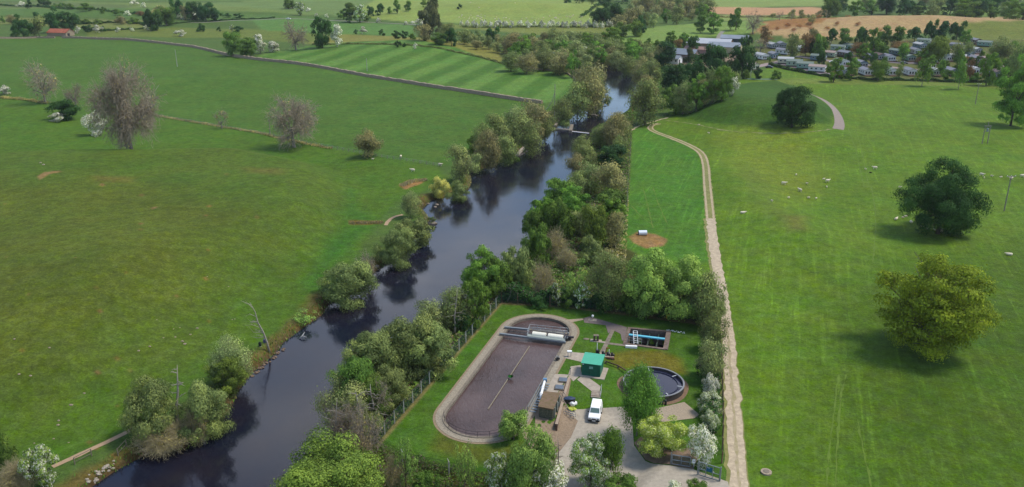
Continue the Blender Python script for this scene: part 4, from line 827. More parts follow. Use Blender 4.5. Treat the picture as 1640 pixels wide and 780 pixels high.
# oxidation ditch: raised stadium rim with its water, kerb and baffle
u = (D2 - D1) / np.linalg.norm(D2 - D1); vperp = np.array([u[1], -u[0]]); Lq = float(np.linalg.norm(D2 - D1))
def stadium(r, n=22):
    P = [D2 + r * (math.cos(a) * vperp + math.sin(a) * u) for a in np.linspace(0, math.pi, n)] + [D1 + r * (math.cos(a) * vperp + math.sin(a) * u) for a in np.linspace(math.pi, 2 * math.pi, n)]
    return np.array(P)
def ring(mb, ro, ri, z0, z1, n=22, base=(0, 0)):
    A = stadium(ro, n) - base; B = stadium(ri, n) - base; k = len(A); vs = [(*p, z1) for p in A] + [(*p, z1) for p in B] + [(*p, z0) for p in A] + [(*p, z0) for p in B]; fs = []
    for i in range(k):
        j = (i + 1) % k; fs += [(i, j, k+j, k+i), (i, 2*k+i, 2*k+j, j), (k+i, k+j, 3*k+j, 3*k+i), (2*k+i, 3*k+i, 3*k+j, 2*k+j)]
    return mb.add(vs, fs)
base = (D1[0], D1[1]); dt = thing('oxidation_ditch', 'long oval concrete treatment tank full of purple brown water', 'treatment tank', (base[0], base[1], 0))
ring(MB(), 5.95, 5.5, -3, .12, base=base).build('wall', CONCD, dt)
ring(MB(), 6.95, 5.955, -.4, .06, base=base).build('paved_border', mat('setts', C(180, 168, 146), .95, ns=4, amt=.35, bump=.4), dt)
ring(MB(), 7.35, 6.955, -.2, .025, base=base).build('gravel_edge', mat('reddish_gravel', C(168, 148, 118), .95, ns=4, amt=.3), dt)
mb = MB(); a0 = D1 + u * 2.5 - base; a1 = D2 - u * 6.0 - base; mb.box(((a0[0]+a1[0])/2, (a0[1]+a1[1])/2, -.9), (.09, float(np.linalg.norm(a1 - a0)), 1.44), -math.atan2(u[0], u[1])); mb.build('dividing_baffle', mat('baffle', C(176, 164, 140), .8, ns=2, amt=.2), dt)
def rail(mb, P, h, posts=1, zs=(.5, 1.0), r=.028, z0=0.0, r2=None):
    P = [Vector((p[0], p[1], (p[2] if len(p) > 2 else z0))) for p in P]
    for k in zs: mb.path([p + Vector((0, 0, h * k)) for p in P], r, 5)
    for p in P[::posts]: mb.tube(p, p + Vector((0, 0, h)), r2 or r, n=5)
    return mb
sb = stadium(5.72) - base; rail(MB(), [tuple(p) for p in sb[24:44]], .9, 2, (.5, 1.), .025, .1).build('railing', DMET, dt)
wat = watermat('effluent', C(84, 66, 64, .5), .18, 1.1, .55, .15, stretch=(1.6, .7, 1), col2=C(112, 90, 86, .5))
m = MB(); P = stadium(5.56); m.add([(*p, -.35) for p in P], [tuple(range(len(P)))]); mm = m.mesh('tank_water')
if mm.polygons[0].normal.z < 0: mm.flip_normals()
tag(link('tank_water', mm, wat), kind='structure')
x, y = Gz(818, 604.6, -.1); mb = MB(); rg = random.Random(3)
for i in range(60):
    a = rg.uniform(0, 6.28); r = rg.uniform(.1, .55); mb.add([(0, 0, 0), (r*.5*math.cos(a), r*.5*math.sin(a), .55), (r*math.cos(a), r*math.sin(a), .35), (r*.6*math.cos(a+.4), r*.6*math.sin(a+.4), .2)], [(0, 1, 2, 3)])
tag(mb.build('weed', mat('weed_green', C(50, 130, 50, .8), .7), loc=(x, y, -.2)), 'tuft of green weed growing on the baffle in the long tank', 'plant')
# bridge with rotor over the far end
def W(px, py, z=0.0): a, b = Gz(px, py, z); return Vector((float(a), float(b), z))
B0 = W(843, 533, .2); bt = thing('aerator_bridge', 'galvanised walkway bridge with railings and white rotor cover over the long tank', 'walkway', B0)
e1, e2 = W(808, 525, .2), W(911, 535, .2); f1, f2 = W(800, 535.5, .2), W(906, 549, .2)
mb = MB()
for p, q in ((e1, e2), (f1, f2)):
    d = q - p; c = (p + q) / 2 - B0; mb.box((c.x, c.y, .12), (d.length, .38, .3), math.atan2(d.y, d.x))
mb.build('beam', GALV, bt)
d = (f2 - f1).normalized(); yaw = math.atan2(d.y, d.x); k0, k1 = .42, .985
pf = [f1.lerp(f2, k0), f1.lerp(f2, k1), e1.lerp(e2, k1), e1.lerp(e2, k0 - .02)]; back = [p.lerp(q, .0) for p, q in zip(pf, pf)]
fr = (pf[3] - pf[0]); mid0 = pf[0] + fr * .98; mid1 = pf[1] + (pf[2] - pf[1]) * .98
MB().prism([(p.x - B0.x, p.y - B0.y) for p in (pf[0], pf[1], pf[1] + (pf[2]-pf[1]) * .30, pf[0] + fr * .30)], .275, .35).build('deck', mat('pale_deck', C(176, 186, 178), .6, .2, ns=2, amt=.15), bt)
MB().prism([(p.x - B0.x, p.y - B0.y) for p in (pf[0] + fr * .8, pf[1] + (pf[2]-pf[1]) * .8, mid1, mid0)], .275, .34).build('deck', CONCD, bt)
rail(MB(), [tuple(pf[0] + fr * t + Vector((0, 0, .08)) - B0) for t in (.02, .35, .7, 1.0)] + [tuple(mid0.lerp(mid1, t) + Vector((0, 0, .08)) - B0) for t in (.2, .4, .6, .8, 1.0)], 1.1, 1, (.5, 1), .05).build('railing', mat('bright_galvanised', C(200, 204, 206), .5, .3), bt)
rail(MB(), [tuple(pf[0].lerp(pf[1], t) + fr * .72 + Vector((0, 0, .08)) - B0) for t in (.1, .3, .5, .7, .95)], 1.1, 1, (.5, 1), .05).build('railing', MATS['bright_galvanised'], bt)
for a, b in ((.12, .48), (.54, .93)):
    c0 = pf[0].lerp(pf[1], a) + fr * .42 - B0; c1 = pf[0].lerp(pf[1], b) + fr * .42 - B0; m_ = MB(); r = .55
    pr = [(r * math.cos(t), r * .8 * math.sin(t)) for t in np.linspace(0, math.pi, 9)]; n_ = Vector((-d.y, d.x, 0)); vs = [(c + n_ * q[0] + Vector((0, 0, .3 + q[1]))) for c in (c0, c1) for q in pr]
    m_.add(vs, [(i, i+1, 10+i, 9+i) for i in range(8)] + [tuple(range(9))[::-1], tuple(range(9, 18))], False); m_.build('rotor_cover', mat('cream_cover', C(226, 222, 204, .9), .5, amt=.06), bt)
mm_ = MB().box((0, 0, .35), (.9, .5, .6), yaw).tube((.2, 0, .4), (.9, .1, .4), .22, n=10); mm_.build('drive_motor', DMET, bt, loc=tuple(pf[1] + fr * .45 + d * .5 - B0))
# moorings at the tank rim
def stand(px, py, label, z=.1):
    p = W(px, py, 0); t = thing('control_pedestal', label, 'pedestal', p); MB().tube((-.25, 0, 0), (-.25, 0, .9), .05).tube((.25, 0, 0), (.25, 0, .9), .05).build('leg', GALV, t); MB().box((0, 0, .98), (.8, .5, .18)).build('panel', WHITE, t)
stand(912, 571, 'small white topped pedestal on the pale slab beside the long tank'); 
for (px, py, lab) in [(893, 577, 'dark valve on the right wall of the long tank'), (907, 546, 'dark valve at the end of the aerator bridge')]:
    p = W(px, py, .12); t = thing('valve', lab, 'valve', p); MB().tube((0, 0, 0), (0, 0, .6), .14, n=8).box((0, 0, .3), (.7, .35, .3), .4).build('valve_body', DMET, t)
    mb = MB(); 
    for i in range(10): a, b = i * .628, (i + 1) * .628; mb.tube((.3*math.cos(a), .3*math.sin(a), .7), (.3*math.cos(b), .3*math.sin(b), .7), .03, n=4)
    mb.tube((-.3, 0, .7), (.3, 0, .7), .02, n=4).build('handwheel', GALV, t)

# green kiosk
A = W(931.5, 601); B = W(961, 605); wv = B - A; wl_ = wv.length; yaw = math.atan2(wv.y, wv.x); bk = W(938, 566.5, 2.5) - W(931.5, 581, 2.35); dpt = Vector((bk.x, bk.y, 0)).length
t = thing('kiosk', 'green steel kiosk with a pale teal roof in the middle of the works', 'kiosk', A, yaw); TEAL = mat('green_steel', C(14, 112, 88, .7), .5, ns=1, amt=.08, spec=.4)
MB().box((wl_/2, dpt/2, 1.15), (wl_, dpt, 2.3)).build('wall', TEAL, t)
MB().prism([(-.15, -.2), (wl_+.15, -.2), (wl_+.15, dpt+.2), (-.15, dpt+.2)], [2.303]*4, [2.36, 2.36, 2.62, 2.62]).build('roof', mat('teal_roof', C(72, 176, 142, .75), .45, ns=1, amt=.08, spec=.4), t)
for x0 in (.12, wl_/2 + .03):
    d_ = MB().box((x0 + (wl_/2 - .15)/2, -.025, 1.08), (wl_/2 - .15, .05, 2.0)).build('door', mat('door_green', C(10, 100, 80, .7), .45), t); MB().box((x0 + .15 + (.9 if x0 < 1 else 0), -.07, 1.1), (.05, .04, .3)).build('handle', DMET, d_)
MB().box((wl_*.5, -.07, 1.62), (.62, .03, .42)).build('notice', mat('pale_notice', C(150, 206, 190), .5), t); MB().box((.22, -.07, 2.1), (.22, .05, .16)).build('lamp', WHITE, t)
MB().box((wl_/2 + .3, dpt/2 - .1, .05), (wl_ + 1.0, dpt + 1.0, .12)).build('plinth', CONC, t)

# round tank
t = thing('round_tank', 'round open concrete settling tank with dark blue water', 'tank', (CT[0], CT[1], 0)); k = 56
def cyl_ring(ro, ri, z0, z1):
    m_ = MB(); vs = []
    for r, z in ((ro, z1), (ri, z1), (ro, z0), (ri, z0)): vs += [(r*math.cos(2*math.pi*i/k), r*math.sin(2*math.pi*i/k), z) for i in range(k)]
    fs = []
    for i in range(k): j = (i+1) % k; fs += [(i, j, k+j, k+i), (2*k+i, 2*k+j, j, i), (k+i, k+j, 3*k+j, 3*k+i)]
    return m_.add(vs, fs)
cyl_ring(CTR, CTR - .22, -.3, 1.0).build('wall', mat('tank_wall', C(92, 84, 78), .85, ns=2, amt=.35), t)
cyl_ring(CTR + .07, CTR - .2, .985, 1.09).build('rim', mat('rim_steel', C(168, 168, 170), .5, .3), t)
cyl_ring(CTR - .9, CTR - .98, .2, .75).build('weir_plate', mat('weir_plate', C(70, 74, 96), .5, .2), t)
for a in (-.35, -1.2, -2.0, .5, 1.6, 2.6): MB().box((math.cos(a)*(CTR-.55), math.sin(a)*(CTR-.55), .9), (1.0, .07, .1), a).build('bracket', WHITE, t)
mb = MB().tube((1.0, -CTR-.6, 0), (1.0, -CTR-.6, .8), .18, n=8).box((.2, -CTR-.5, .25), (.9, .5, .4)); mb.build('outlet_valve', DMET, t)
m_ = MB(); m_.add([(CT[0]+(CTR-.2)*math.cos(2*math.pi*i/k), CT[1]+(CTR-.2)*math.sin(2*math.pi*i/k), .62) for i in range(k)], [tuple(range(k))]); tag(link('tank_water', m_.mesh('tank_water'), watermat('still_water', (.020, .022, .045, 1), .08, 3, .12, .03)), kind='structure')
t = thing('pipework', 'long dark pipe on low supports left of the round tank', 'pipe', W(985, 588)); q0, q1, q2 = W(970, 582), W(990, 589), W(1003, 598); o_ = W(985, 588)
MB().path([q0 - o_ + Vector((0,0,.4)), q1 - o_ + Vector((0,0,.4)), q2 - o_ + Vector((0,0,.5))], .12, 7).build('pipe', mat('rusty_pipe', C(120, 96, 76), .7, .3, ns=3, amt=.3), t); MB().box(tuple(q1 - o_ + Vector((0,0,.18))), (.3, .3, .36)).box(tuple(q0 - o_ + Vector((0,0,.18))), (.3, .3, .36)).build('support', CONCD, t)

# rectangular pit with blue beam
pw = [W(1010,527), W(1067,532), W(1062,558), W(1003,550)]; pc = sum(pw, Vector()) / 4; t = thing('sludge_tank', 'sunken rectangular concrete tank with a sky blue pipe across it', 'tank', (pc.x, pc.y, 0))
loc = [p - pc for p in pw]
for i in range(4):
    a, b = loc[i], loc[(i+1) % 4]; d_ = (b - a).normalized(); n_ = Vector((d_.y, -d_.x, 0))
    if n_.dot(-(a + b) / 2) > 0: n_ = -n_
    w_ = .85 if i in (1,) else .55; a2, b2 = a - d_ * .6, b + d_ * .6
    MB().prism([(a.x, a.y), (b.x, b.y), ((b2 + n_*w_).x, (b2 + n_*w_).y), ((a2 + n_*w_).x, (a2 + n_*w_).y)], -3.3, .12 + i * .003).build('wall', mat('stained_concrete', C(140, 122, 110), .9, ns=1.5, amt=.45), t)
ex = (loc[1] - loc[0]).normalized(); ey = (loc[3] - loc[0]).normalized(); 
cA, cB = loc[0].lerp(loc[3], .42), loc[1].lerp(loc[2], .45)
mb = MB(); c = (cA + cB) / 2; mb.box((c.x, c.y, .05), ((cB - cA).length, .55, .22), math.atan2((cB-cA).y, (cB-cA).x)); mb.build('blue_pipe', mat('sky_blue', C(110, 196, 220, .8), .5, amt=.08), t)
for k_ in (.3, .55, .8):
    a = loc[0].lerp(loc[1], k_); b = loc[3].lerp(loc[2], k_); c = (a + b) / 2; MB().box((c.x, c.y, -.9), (.18, (b - a).length, .9), math.atan2((b-a).y, (b-a).x) - math.pi/2).build('cross_wall', mat('mossy_wall', C(70, 84, 72), .9, ns=2, amt=.4), t)
c = loc[0].lerp(loc[1], .2).lerp(loc[3].lerp(loc[2], .2), .62)
mb = MB()
for sx_ in (-.35, .35): mb.tube((c.x + sx_, c.y - 1.1, -.6), (c.x + sx_, c.y + .5, 1.3), .07, n=5)
for i in range(8): q = i / 7; mb.tube((c.x - .35, c.y - 1.1 + 1.6*q, -.6 + 1.9*q), (c.x + .35, c.y - 1.1 + 1.6*q, -.6 + 1.9*q), .045, n=4)
mb.build('ladder', WHITE, t)
a, b = loc[3].lerp(loc[2], .03), loc[3].lerp(loc[2], .42); rail(MB(), [tuple(a.lerp(b, q) + Vector((0, .25, .1))) for q in (0, .33, .66, 1)], 1.0, 1, (.5, 1), .04).build('railing', MATS['bright_galvanised'], t)
m_ = MB().add([(p.x, p.y, -2.6) for p in pw][::-1], [(0,1,2,3)]).mesh('tank_water')
if m_.polygons[0].normal.z < 0: m_.flip_normals()
tag(link('tank_water', m_, MATS.get('still') or watermat('pit_water', (.012, .014, .012, 1), .1, 3, .1, .03)), kind='structure')
p = W(1011, 557); tag(MB().box((0, 0, .2), (2.0, .45, .4), -.12).build('white_trough', WHITE, loc=p), 'long white trough lying in front of the rectangular tank', 'trough')

# pump house and retaining wall below the tank deck
r0, r1, r2, r3 = W(862, 651, 1.9), W(886, 655.6, 1.9), W(896.5, 630, 1.9), W(871, 627, 1.9); o = Vector((r0.x, r0.y, -1.1))
t = thing('pump_house', 'small stone pump house with a flat mossy roof beside the long tank', 'building', o)
lc = [Vector((p.x - o.x, p.y - o.y, 0)) for p in (r0, r1, r2, r3)]; cc_ = sum(lc, Vector()) / 4; sh = lambda f: [((p - cc_) * f + cc_).to_2d()[:] for p in lc]
SW = mat('green_grey_stone', C(122, 124, 106), .9, ns=4, amt=.55, bump=.8); MB().prism(sh(.92), -.3, 2.85).build('wall', SW, t)
MB().prism(sh(1.03), 2.853, 3.06).build('roof', mat('mossy_roof', C(158, 126, 106), .9, ns=1.6, amt=.3, col2=C(118, 106, 62), bump=.4), t)
ex = (lc[1] - lc[0]).normalized(); ry = (lc[2] - lc[1]).normalized(); yw = math.atan2(ex.y, ex.x)
for k_ in (.18, .55, .9):
    c = lc[1].lerp(lc[2], k_) - ex * .02; MB().box((c.x, c.y, 1.45), (.3, .32, 2.75), yw).build('pier', mat('pale_render', C(150, 156, 146), .85, ns=3, amt=.2), t)
c = lc[1].lerp(lc[2], .72) - ex * .05; MB().box((c.x, c.y, 1.0), (.14, .9, 2.0), yw).build('door', mat('grey_door', C(126, 134, 134), .6), t)
c = (lc[0] + lc[1]) / 2; MB().box((c.x, c.y, .02), (3.4, .5, .22), yw).build('footing', CONCD, t)
a, b = W(912, 606), W(891, 682); d_ = b - a; c = (a + b) / 2; rt = thing('retaining_wall', 'brown retaining wall beside the pump house holding up the tank deck', 'wall', (c.x, c.y, 0))
MB().box((0, 0, -.5), (.3, d_.length, 1.5), math.atan2(d_.y, d_.x) - math.pi/2).build('wall_face', mat('brown_brick', C(128, 104, 88), .9, ns=3, amt=.35), rt)
MB().box((0, 0, .29), (.42, d_.length, .08), math.atan2(d_.y, d_.x) - math.pi/2).build('coping', mat('pale_coping', C(196, 174, 150), .85, ns=3), rt)
for (px, py, lab) in [(902, 610, 'square grey steel hatch on the tank deck, farther from the roof'), (896, 622, 'square grey steel hatch on the deck next to the mossy roof')]:
    p = W(px, py); q = thing('hatch', lab, 'hatch', p, -.15); MB().box((0, 0, .12), (1.5, 1.4, .24)).build('frame', CONCD, q); MB().box((0, 0, .27), (1.3, 1.2, .06)).build('lid', mat('blue_grey_steel', C(126, 138, 150), .5, .3), q)
# stairs of pipes and steel frame between tank and pump house
p = W(862, 645); t = thing('steel_stair', 'galvanised steel stair and rails between the long tank and pump house', 'stair', p); q = W(845, 660) - p; q2 = W(868, 618) - p
mb = MB()
for off in (0, .35, .7): mb.tube(Vector((q.x + off, q.y, .9)), Vector((q2.x + off, q2.y, .9)), .05, n=5)
mb.tube((q.x, q.y, -.2), (q.x, q.y, .9), .05).tube((q2.x, q2.y, -.2), (q2.x, q2.y, .9), .05).tube((q.x/3+q2.x*2/3, q.y/3+q2.y*2/3, -.2), (q.x/3+q2.x*2/3, q.y/3+q2.y*2/3, .9), .05); mb.build('railing', GALV, t)
mb = MB()
for i in range(12): k_ = i / 11; mb.box((q.x + (q2.x-q.x)*k_ + .8, q.y + (q2.y-q.y)*k_, .1 + .02*i), (.9, .28, .06), -.3)
mb.build('treads', GALV, t)
p = W(868, 622, .3); t = thing('pipework', 'thick white elbowed pipe running down beside the pump house roof', 'pipe', p)
pts = [W(866, 640, .9) - p, W(866.5, 632, 1.3) - p, W(869, 622, 1.3) - p, W(872, 611, 1.0) - p, W(873, 610, .2) - p]; MB().path(pts, .2, 8).build('pipe', WHITE, t); MB().tube(pts[1] + Vector((0, 0, -.02)), pts[1] + Vector((.03, .3, 0)), .27, n=10).tube(pts[2], pts[2] + Vector((.02, .22, 0)), .27, n=10).build('flange', WHITE, t); MB().box(tuple(pts[3] + Vector((.1, .3, .1))), (.6, .5, .5)).build('blue_motor', mat('blue_motor', C(110, 160, 200), .5), t)
# clutter by the pump house
def clutter(px, py, lab, parts, name, cat, z=None):
    x, y, zz = G(px, py); t = thing(name, lab, cat, (x, y, zz + .04 if z is None else z)); 
    for nm, mbx, mt in parts: mbx.build(nm, mt, t)
BLUE = mat('navy_cover', C(44, 62, 92, .8), .6); YEL = mat('yellow_green_plastic', C(176, 186, 60, .8), .6)
clutter(912, 645, 'dark blue covered skip behind the pump house steps', [('body', MB().box((0, 0, .35), (1.7, 1.0, .7), -.1), DMET), ('cover', MB().blob((0, 0, .72), (.9, .55, .22), 3), BLUE)], 'skip', 'skip')
clutter(917, 650, 'white bulk bag slumped between blue skip and yellow heap', [('bag', MB().blob((0, 0, .35), (.5, .5, .42), 5, 12, .12), WHITE)], 'bulk_bag', 'bag')
clutter(921, 648.5, 'small white bag right of the larger bulk bag', [('bag', MB().blob((0, 0, .25), (.35, .35, .32), 6, 12, .12), WHITE)], 'bulk_bag', 'bag')
clutter(915, 657, 'yellow green plastic sheeting heaped beside the grey cage', [('sheeting', MB().blob((0, 0, .2), (.7, .45, .28), 8, 12, .25), YEL)], 'sheeting', 'plastic sheet')
mb = MB()
for i in range(4):
    for j in range(2): mb.tube((-.9 + .6*i, -.3 + .6*j, 0), (-.9 + .6*i, -.3 + .6*j, .8), .03, n=4)
for z_ in (.1, .45, .8):
    for yy in (-.3, .3): mb.tube((-.9, yy, z_), (.9, yy, z_), .03, n=4)
x, y, zz = G(912, 667); q = tag(mb.build('cage_frame', GALV, loc=(x, y, zz)), 'grey steel cage frame lying on the gravel beside the pump house', 'frame'); q.rotation_euler = (0, 0, -.6)
for i, (x0, y0, x1, y1) in enumerate([(898,637,915,653),(901,634,918,652),(897,641,911,658)]):
    a = Vector(G(x0, y0)); b = Vector(G(x1, y1)); a.z += .9; b.z += .25; o_ = (a + b) / 2; tag(MB().tube(a - o_, b - o_, .07, n=5).build('plank', DRIFT, loc=o_), ('longest', 'upper', 'lower')[i] + ' timber plank leaning from the retaining wall to the gravel', 'plank')
# steps and handrail
x0, y0 = Gz(955.5, 627); x1, y1 = Gz(953.5, 646, -1.1); a = Vector((float(x0), float(y0), 0)); b = Vector((float(x1), float(y1), -1.1)); t = thing('steps', 'flight of concrete steps leading down from the kiosk to the parked van', 'steps', a); d_ = b - a; yw = math.atan2(d_.y, d_.x) + math.pi/2
for i in range(8):
    k_ = (i + .5) / 8; c = d_ * k_; MB().box((c.x, c.y, max(d_.z * (i / 8), float(U(a.x + c.x, a.y + c.y)[0])) - .33), (1.5, Vector((d_.x, d_.y, 0)).length/8 + .02 - .004*i, .9), yw).build('step', CONC if i % 2 else mat('step_nosing', C(166, 146, 128), .9, ns=2), t)
sd2 = Vector((math.cos(yw), math.sin(yw), 0)) * .72; rail(MB(), [tuple(sd2 + d_ * q + Vector((0, 0, .02))) for q in (-.15, .25, .6, 1.0)], 1.0, 1, (.5, 1), .04).build('handrail', MATS['bright_galvanised'], t)
p = W(913, 600); t = thing('post', 'short grey post at the corner of the pale slab', 'post', p); MB().tube((0, 0, 0), (0, 0, 1.1), .06).build('shaft', GALV, t); MB().box((0, 0, 1.15), (.2, .2, .12)).build('cap', DMET, t)

# pumps and small items on the lawn
p = W(972, 570); t = thing('pump_set', 'cluster of small pumps with red and white fittings behind the kiosk', 'pump', p)
MB().box((0, 0, .08), (2.4, 1.4, .16), -.2).build('base', CONC, t)
for dx, dy in ((-.7, .2), (.1, -.1), (.8, -.3)): MB().tube((dx, dy, .16), (dx, dy, .75), .2, n=8).box((dx + .2, dy, .3), (.5, .3, .3)).build('pump_body', DMET, t)
MB().tube((-.1, .5, .1), (-.1, .5, 1.3), .07).tube((-.1, .5, 1.3), (.3, .3, 1.3), .07).build('pipe', mat('red_paint', C(190, 90, 70), .5), t); MB().tube((.4, .4, .1), (.4, .4, 1.0), .06).build('pipe', WHITE, t)
p = W(977, 575); tag(MB().tube((-.6, .1, .2), (.6, -.15, .2), .2, n=9).box((.5, -.1, .15), (.4, .5, .3)).build('motor', mat('rust_motor', C(130, 90, 70), .7), loc=p), 'rusty horizontal motor on the ground at the pump cluster', 'motor')
p = W(957, 566); t = thing('sampler', 'dark control box with a slim white mast behind the kiosk', 'control box', p); MB().box((0, 0, .35), (.6, .5, .7)).build('box', DMET, t); MB().tube((-.1, 0, .7), (-.1, 0, 2.0), .06).build('mast', WHITE, t)
p = W(954.5, 546); t = thing('brick_stub', 'small brown brick pier with an open top on a slab in the lawn', 'brick pier', p)
MB().box((0, 0, .04), (2.0, 1.0, .08), -.2).build('slab', CONC, t)
for dx in (-.3, .3): MB().box((dx, 0, .58), (.28, .6, 1.0)).build('pier', mat('brown_pier', C(120, 96, 84), .9, ns=5, amt=.3), t)
MB().box((0, 0, 1.1), (.9, .62, .1)).build('lintel', CONCD, t)
p = W(964, 548.5); tag(MB().box((0, 0, .06), (1.2, .5, .12), -.2).build('slab', CONC, loc=p), 'little pale slab between brick pier and narrow path', 'slab')
p = W(939, 543); tag(MB().blob((0, 0, .02), (.6, .35, .12), 4, 10, .12).build('manhole_cover', CONCD, loc=p), 'small oval manhole cover in the lawn left of the brick pier', 'manhole cover')
p = W(949, 513); t = thing('vent_post', 'white capped vent on a pale slab at the top of the lawn', 'vent', p); MB().box((0, 0, .06), (1.5, .8, .12), -.1).build('slab', CONC, t); MB().tube((0, .1, .1), (0, .1, .7), .12, n=8).build('stem', CONC, t); MB().blob((0, .1, .85), (.24, .24, .24), 1, 12, .02).build('cap', WHITE, t)
p = W(1070, 508.5); t = thing('grit_bin', 'yellow bin by the top fence of the works', 'bin', p); YB = mat('yellow_plastic', C(234, 176, 30, .85), .5, amt=.06); MB().prism([(-.42, -.35), (.42, -.35), (.42, .35), (-.42, .35)], 0, .75).build('body', YB, t); MB().prism([(-.48, -.4), (.48, -.4), (.48, .4), (-.48, .4)], .753, [.86, .86, .98, .98]).build('lid', YB, t)
for i in range(16):
    q = W(1068 + i * 1.9 + math.sin(i * 5) * 1, 528.5 + i * .32 + math.sin(i * 3) * .8); s_ = .06 + .07 * ((i * 7) % 5) / 5; tag(MB().blob((0, 0, s_ * .3), (s_ * 1.8, s_, s_ * .6), i, 7, .25).build('stone', WHITE, loc=q), 'small white stone strewn right of the rectangular tank', 'stone', 'white stones strewn right of the rectangular tank')
x, y, z = G(1227, 757); t = thing('manhole', 'round stone manhole in the grass right of the track', 'manhole', (x, y, z)); MB().tube((0, 0, -.1), (0, 0, .22), .72, n=20, sm=False).build('ring', GRAVEL, t); MB().tube((0, 0, .2), (0, 0, .27), .42, n=16, sm=False).build('cover', CONCD, t)

# ------------------------------------------------------------------ van
def extrude_profile(prof, hw, taper=None):
    m_ = MB(); n = len(prof); vs = []
    for s_, f in ((-1, 0), (1, 0)): vs += [(s_ * (hw - (taper(z) if taper else 0)), y_, z) for y_, z in prof]
    m_.add(vs, [tuple(range(n)), tuple(range(n, 2*n))[::-1]] + [(i, n+i, n+(i+1) % n, (i+1) % n) for i in range(n)]); return m_
def bevel(o, w=.05, s=2):
    b = o.modifiers.new('bevel', 'BEVEL'); b.width = w; b.segments = s; b.limit_method = 'ANGLE'; b.angle_limit = R(25); return o
VX, VY, _ = G(953.5, 666); fx, fy, _ = G(950.5, 684); bx_, by_, _ = G(957.5, 650); hd = math.atan2(fy - by_, fx - bx_) + math.pi/2
t = thing('van', 'small white panel van parked on the pale drive', 'van', (VX, VY, float(U(VX, VY)[0]) + .05), hd)
tap = lambda z: .0 if z < 1.0 else .16 * (z - 1.0) / .85
VW = mat('van_white', C(240, 240, 238, .95), .3, amt=.03, spec=.5); GL = mat('tinted_glass', (.03, .04, .045, 1), .08, ns=1, amt=.1, spec=.8); RUB = mat('rubber', C(40, 40, 42), .8); BLK = mat('black_trim', C(50, 52, 56), .6)
prof = [(-2.1,.35),(-2.18,.75),(-2.05,.95),(-1.25,1.12),(-.62,1.72),(-.35,1.82),(1.7,1.86),(2.02,1.75),(2.12,1.0),(2.12,.35)]
bevel(extrude_profile(prof, .86, tap).build('body', VW, t), .07, 3)
fw = MB(); fw.add([(-.70,-1.19,1.185),(.70,-1.19,1.185),(.62,-.66,1.70),(-.62,-.66,1.70)], [(0,1,2,3)]); 
vs_ = [Vector(v) for v in fw.v]; nrm = (vs_[1]-vs_[0]).cross(vs_[3]-vs_[0]).normalized(); MB().add([v + nrm*.02 for v in vs_] + [v - nrm*.03 for v in vs_], [(0,1,2,3),(7,6,5,4),(0,4,5,1),(1,5,6,2),(2,6,7,3),(3,7,4,0)]).build('windscreen', mat('windscreen_glass', C(120, 150, 140, .5), .12, ns=1, amt=.2, spec=.8), t)
for s_ in (-1, 1):
    w2 = MB(); pts = [(-1.0,1.12),(-.55,1.62),(.25,1.66),(.25,1.12)]; w2.add([(s_ * (.872 - tap(z_)), y_, z_) for y_, z_ in pts] + [(s_ * (.80 - tap(z_)), y_, z_) for y_, z_ in pts], [(0,1,2,3),(7,6,5,4),(0,4,5,1),(1,5,6,2),(2,6,7,3),(3,7,4,0)]); w2.build('side_window', GL, t)
    MB().box((s_*.62, -2.13, .74), (.34, .12, .2)).build('headlight', mat('headlamp', C(200, 205, 210), .2, spec=.8), t)
    MB().box((s_*.98, -.92, 1.12), (.2, .12, .2)).build('wing_mirror', BLK, t); MB().box((s_*.74, 2.11, 1.0), (.14, .06, .4)).build('tail_lamp', mat('tail_red', C(150, 30, 26), .4), t)
    for yy in (-1.35, 1.3):
        w3 = MB().tube((s_*.64, yy, .32), (s_*.88, yy, .32), .32, n=18).build('wheel', RUB, t); MB().tube((s_*.86, yy, .32), (s_*.90, yy, .32), .19, n=12).build('rim', GALV, w3)
bevel(MB().box((0, -2.18, .42), (1.66, .16, .26)).build('bumper', BLK, t), .04); bevel(MB().box((0, 2.14, .42), (1.66, .14, .24)).build('bumper', BLK, t), .04)
MB().box((0, -2.275, .44), (.52, .02, .12)).build('number_plate', WHITE, t); MB().box((0, -2.19, .70), (.6, .05, .12)).build('grille', BLK, t)

# ------------------------------------------------------------------ works fences and gates
m, n_, l_ = newmat('green_chain_link'); b_ = n_['Principled BSDF']; b_.inputs['Base Color'].default_value = C(34, 84, 66, .6); b_.inputs['Roughness'].default_value = .6
tcx = n_.new('ShaderNodeTexCoord'); sxx = n_.new('ShaderNodeSeparateXYZ'); l_.new(tcx.outputs['UV'], sxx.inputs[0])
def mnode(op, a, b=None):
    q = n_.new('ShaderNodeMath'); q.operation = op
    for i, v in enumerate((a, b)):
        if v is None: continue
        if hasattr(v, 'links'): l_.new(v, q.inputs[i])
        else: q.inputs[i].default_value = v
    return q.outputs[0]
d1 = mnode('ADD', sxx.outputs[0], sxx.outputs[1]); d2 = mnode('SUBTRACT', sxx.outputs[0], sxx.outputs[1])
w1 = mnode('LESS_THAN', mnode('FRACT', mnode('MULTIPLY', d1, 11.0)), .17); w2 = mnode('LESS_THAN', mnode('FRACT', mnode('MULTIPLY', d2, 11.0)), .17); al = mnode('MAXIMUM', w1, w2); l_.new(al, b_.inputs['Alpha']); LINK = m
CP1 = mat('concrete_post', C(206, 202, 190), .85, ns=3, amt=.12); CP2 = mat('brown_post', C(150, 124, 96), .85, ns=3, amt=.2)
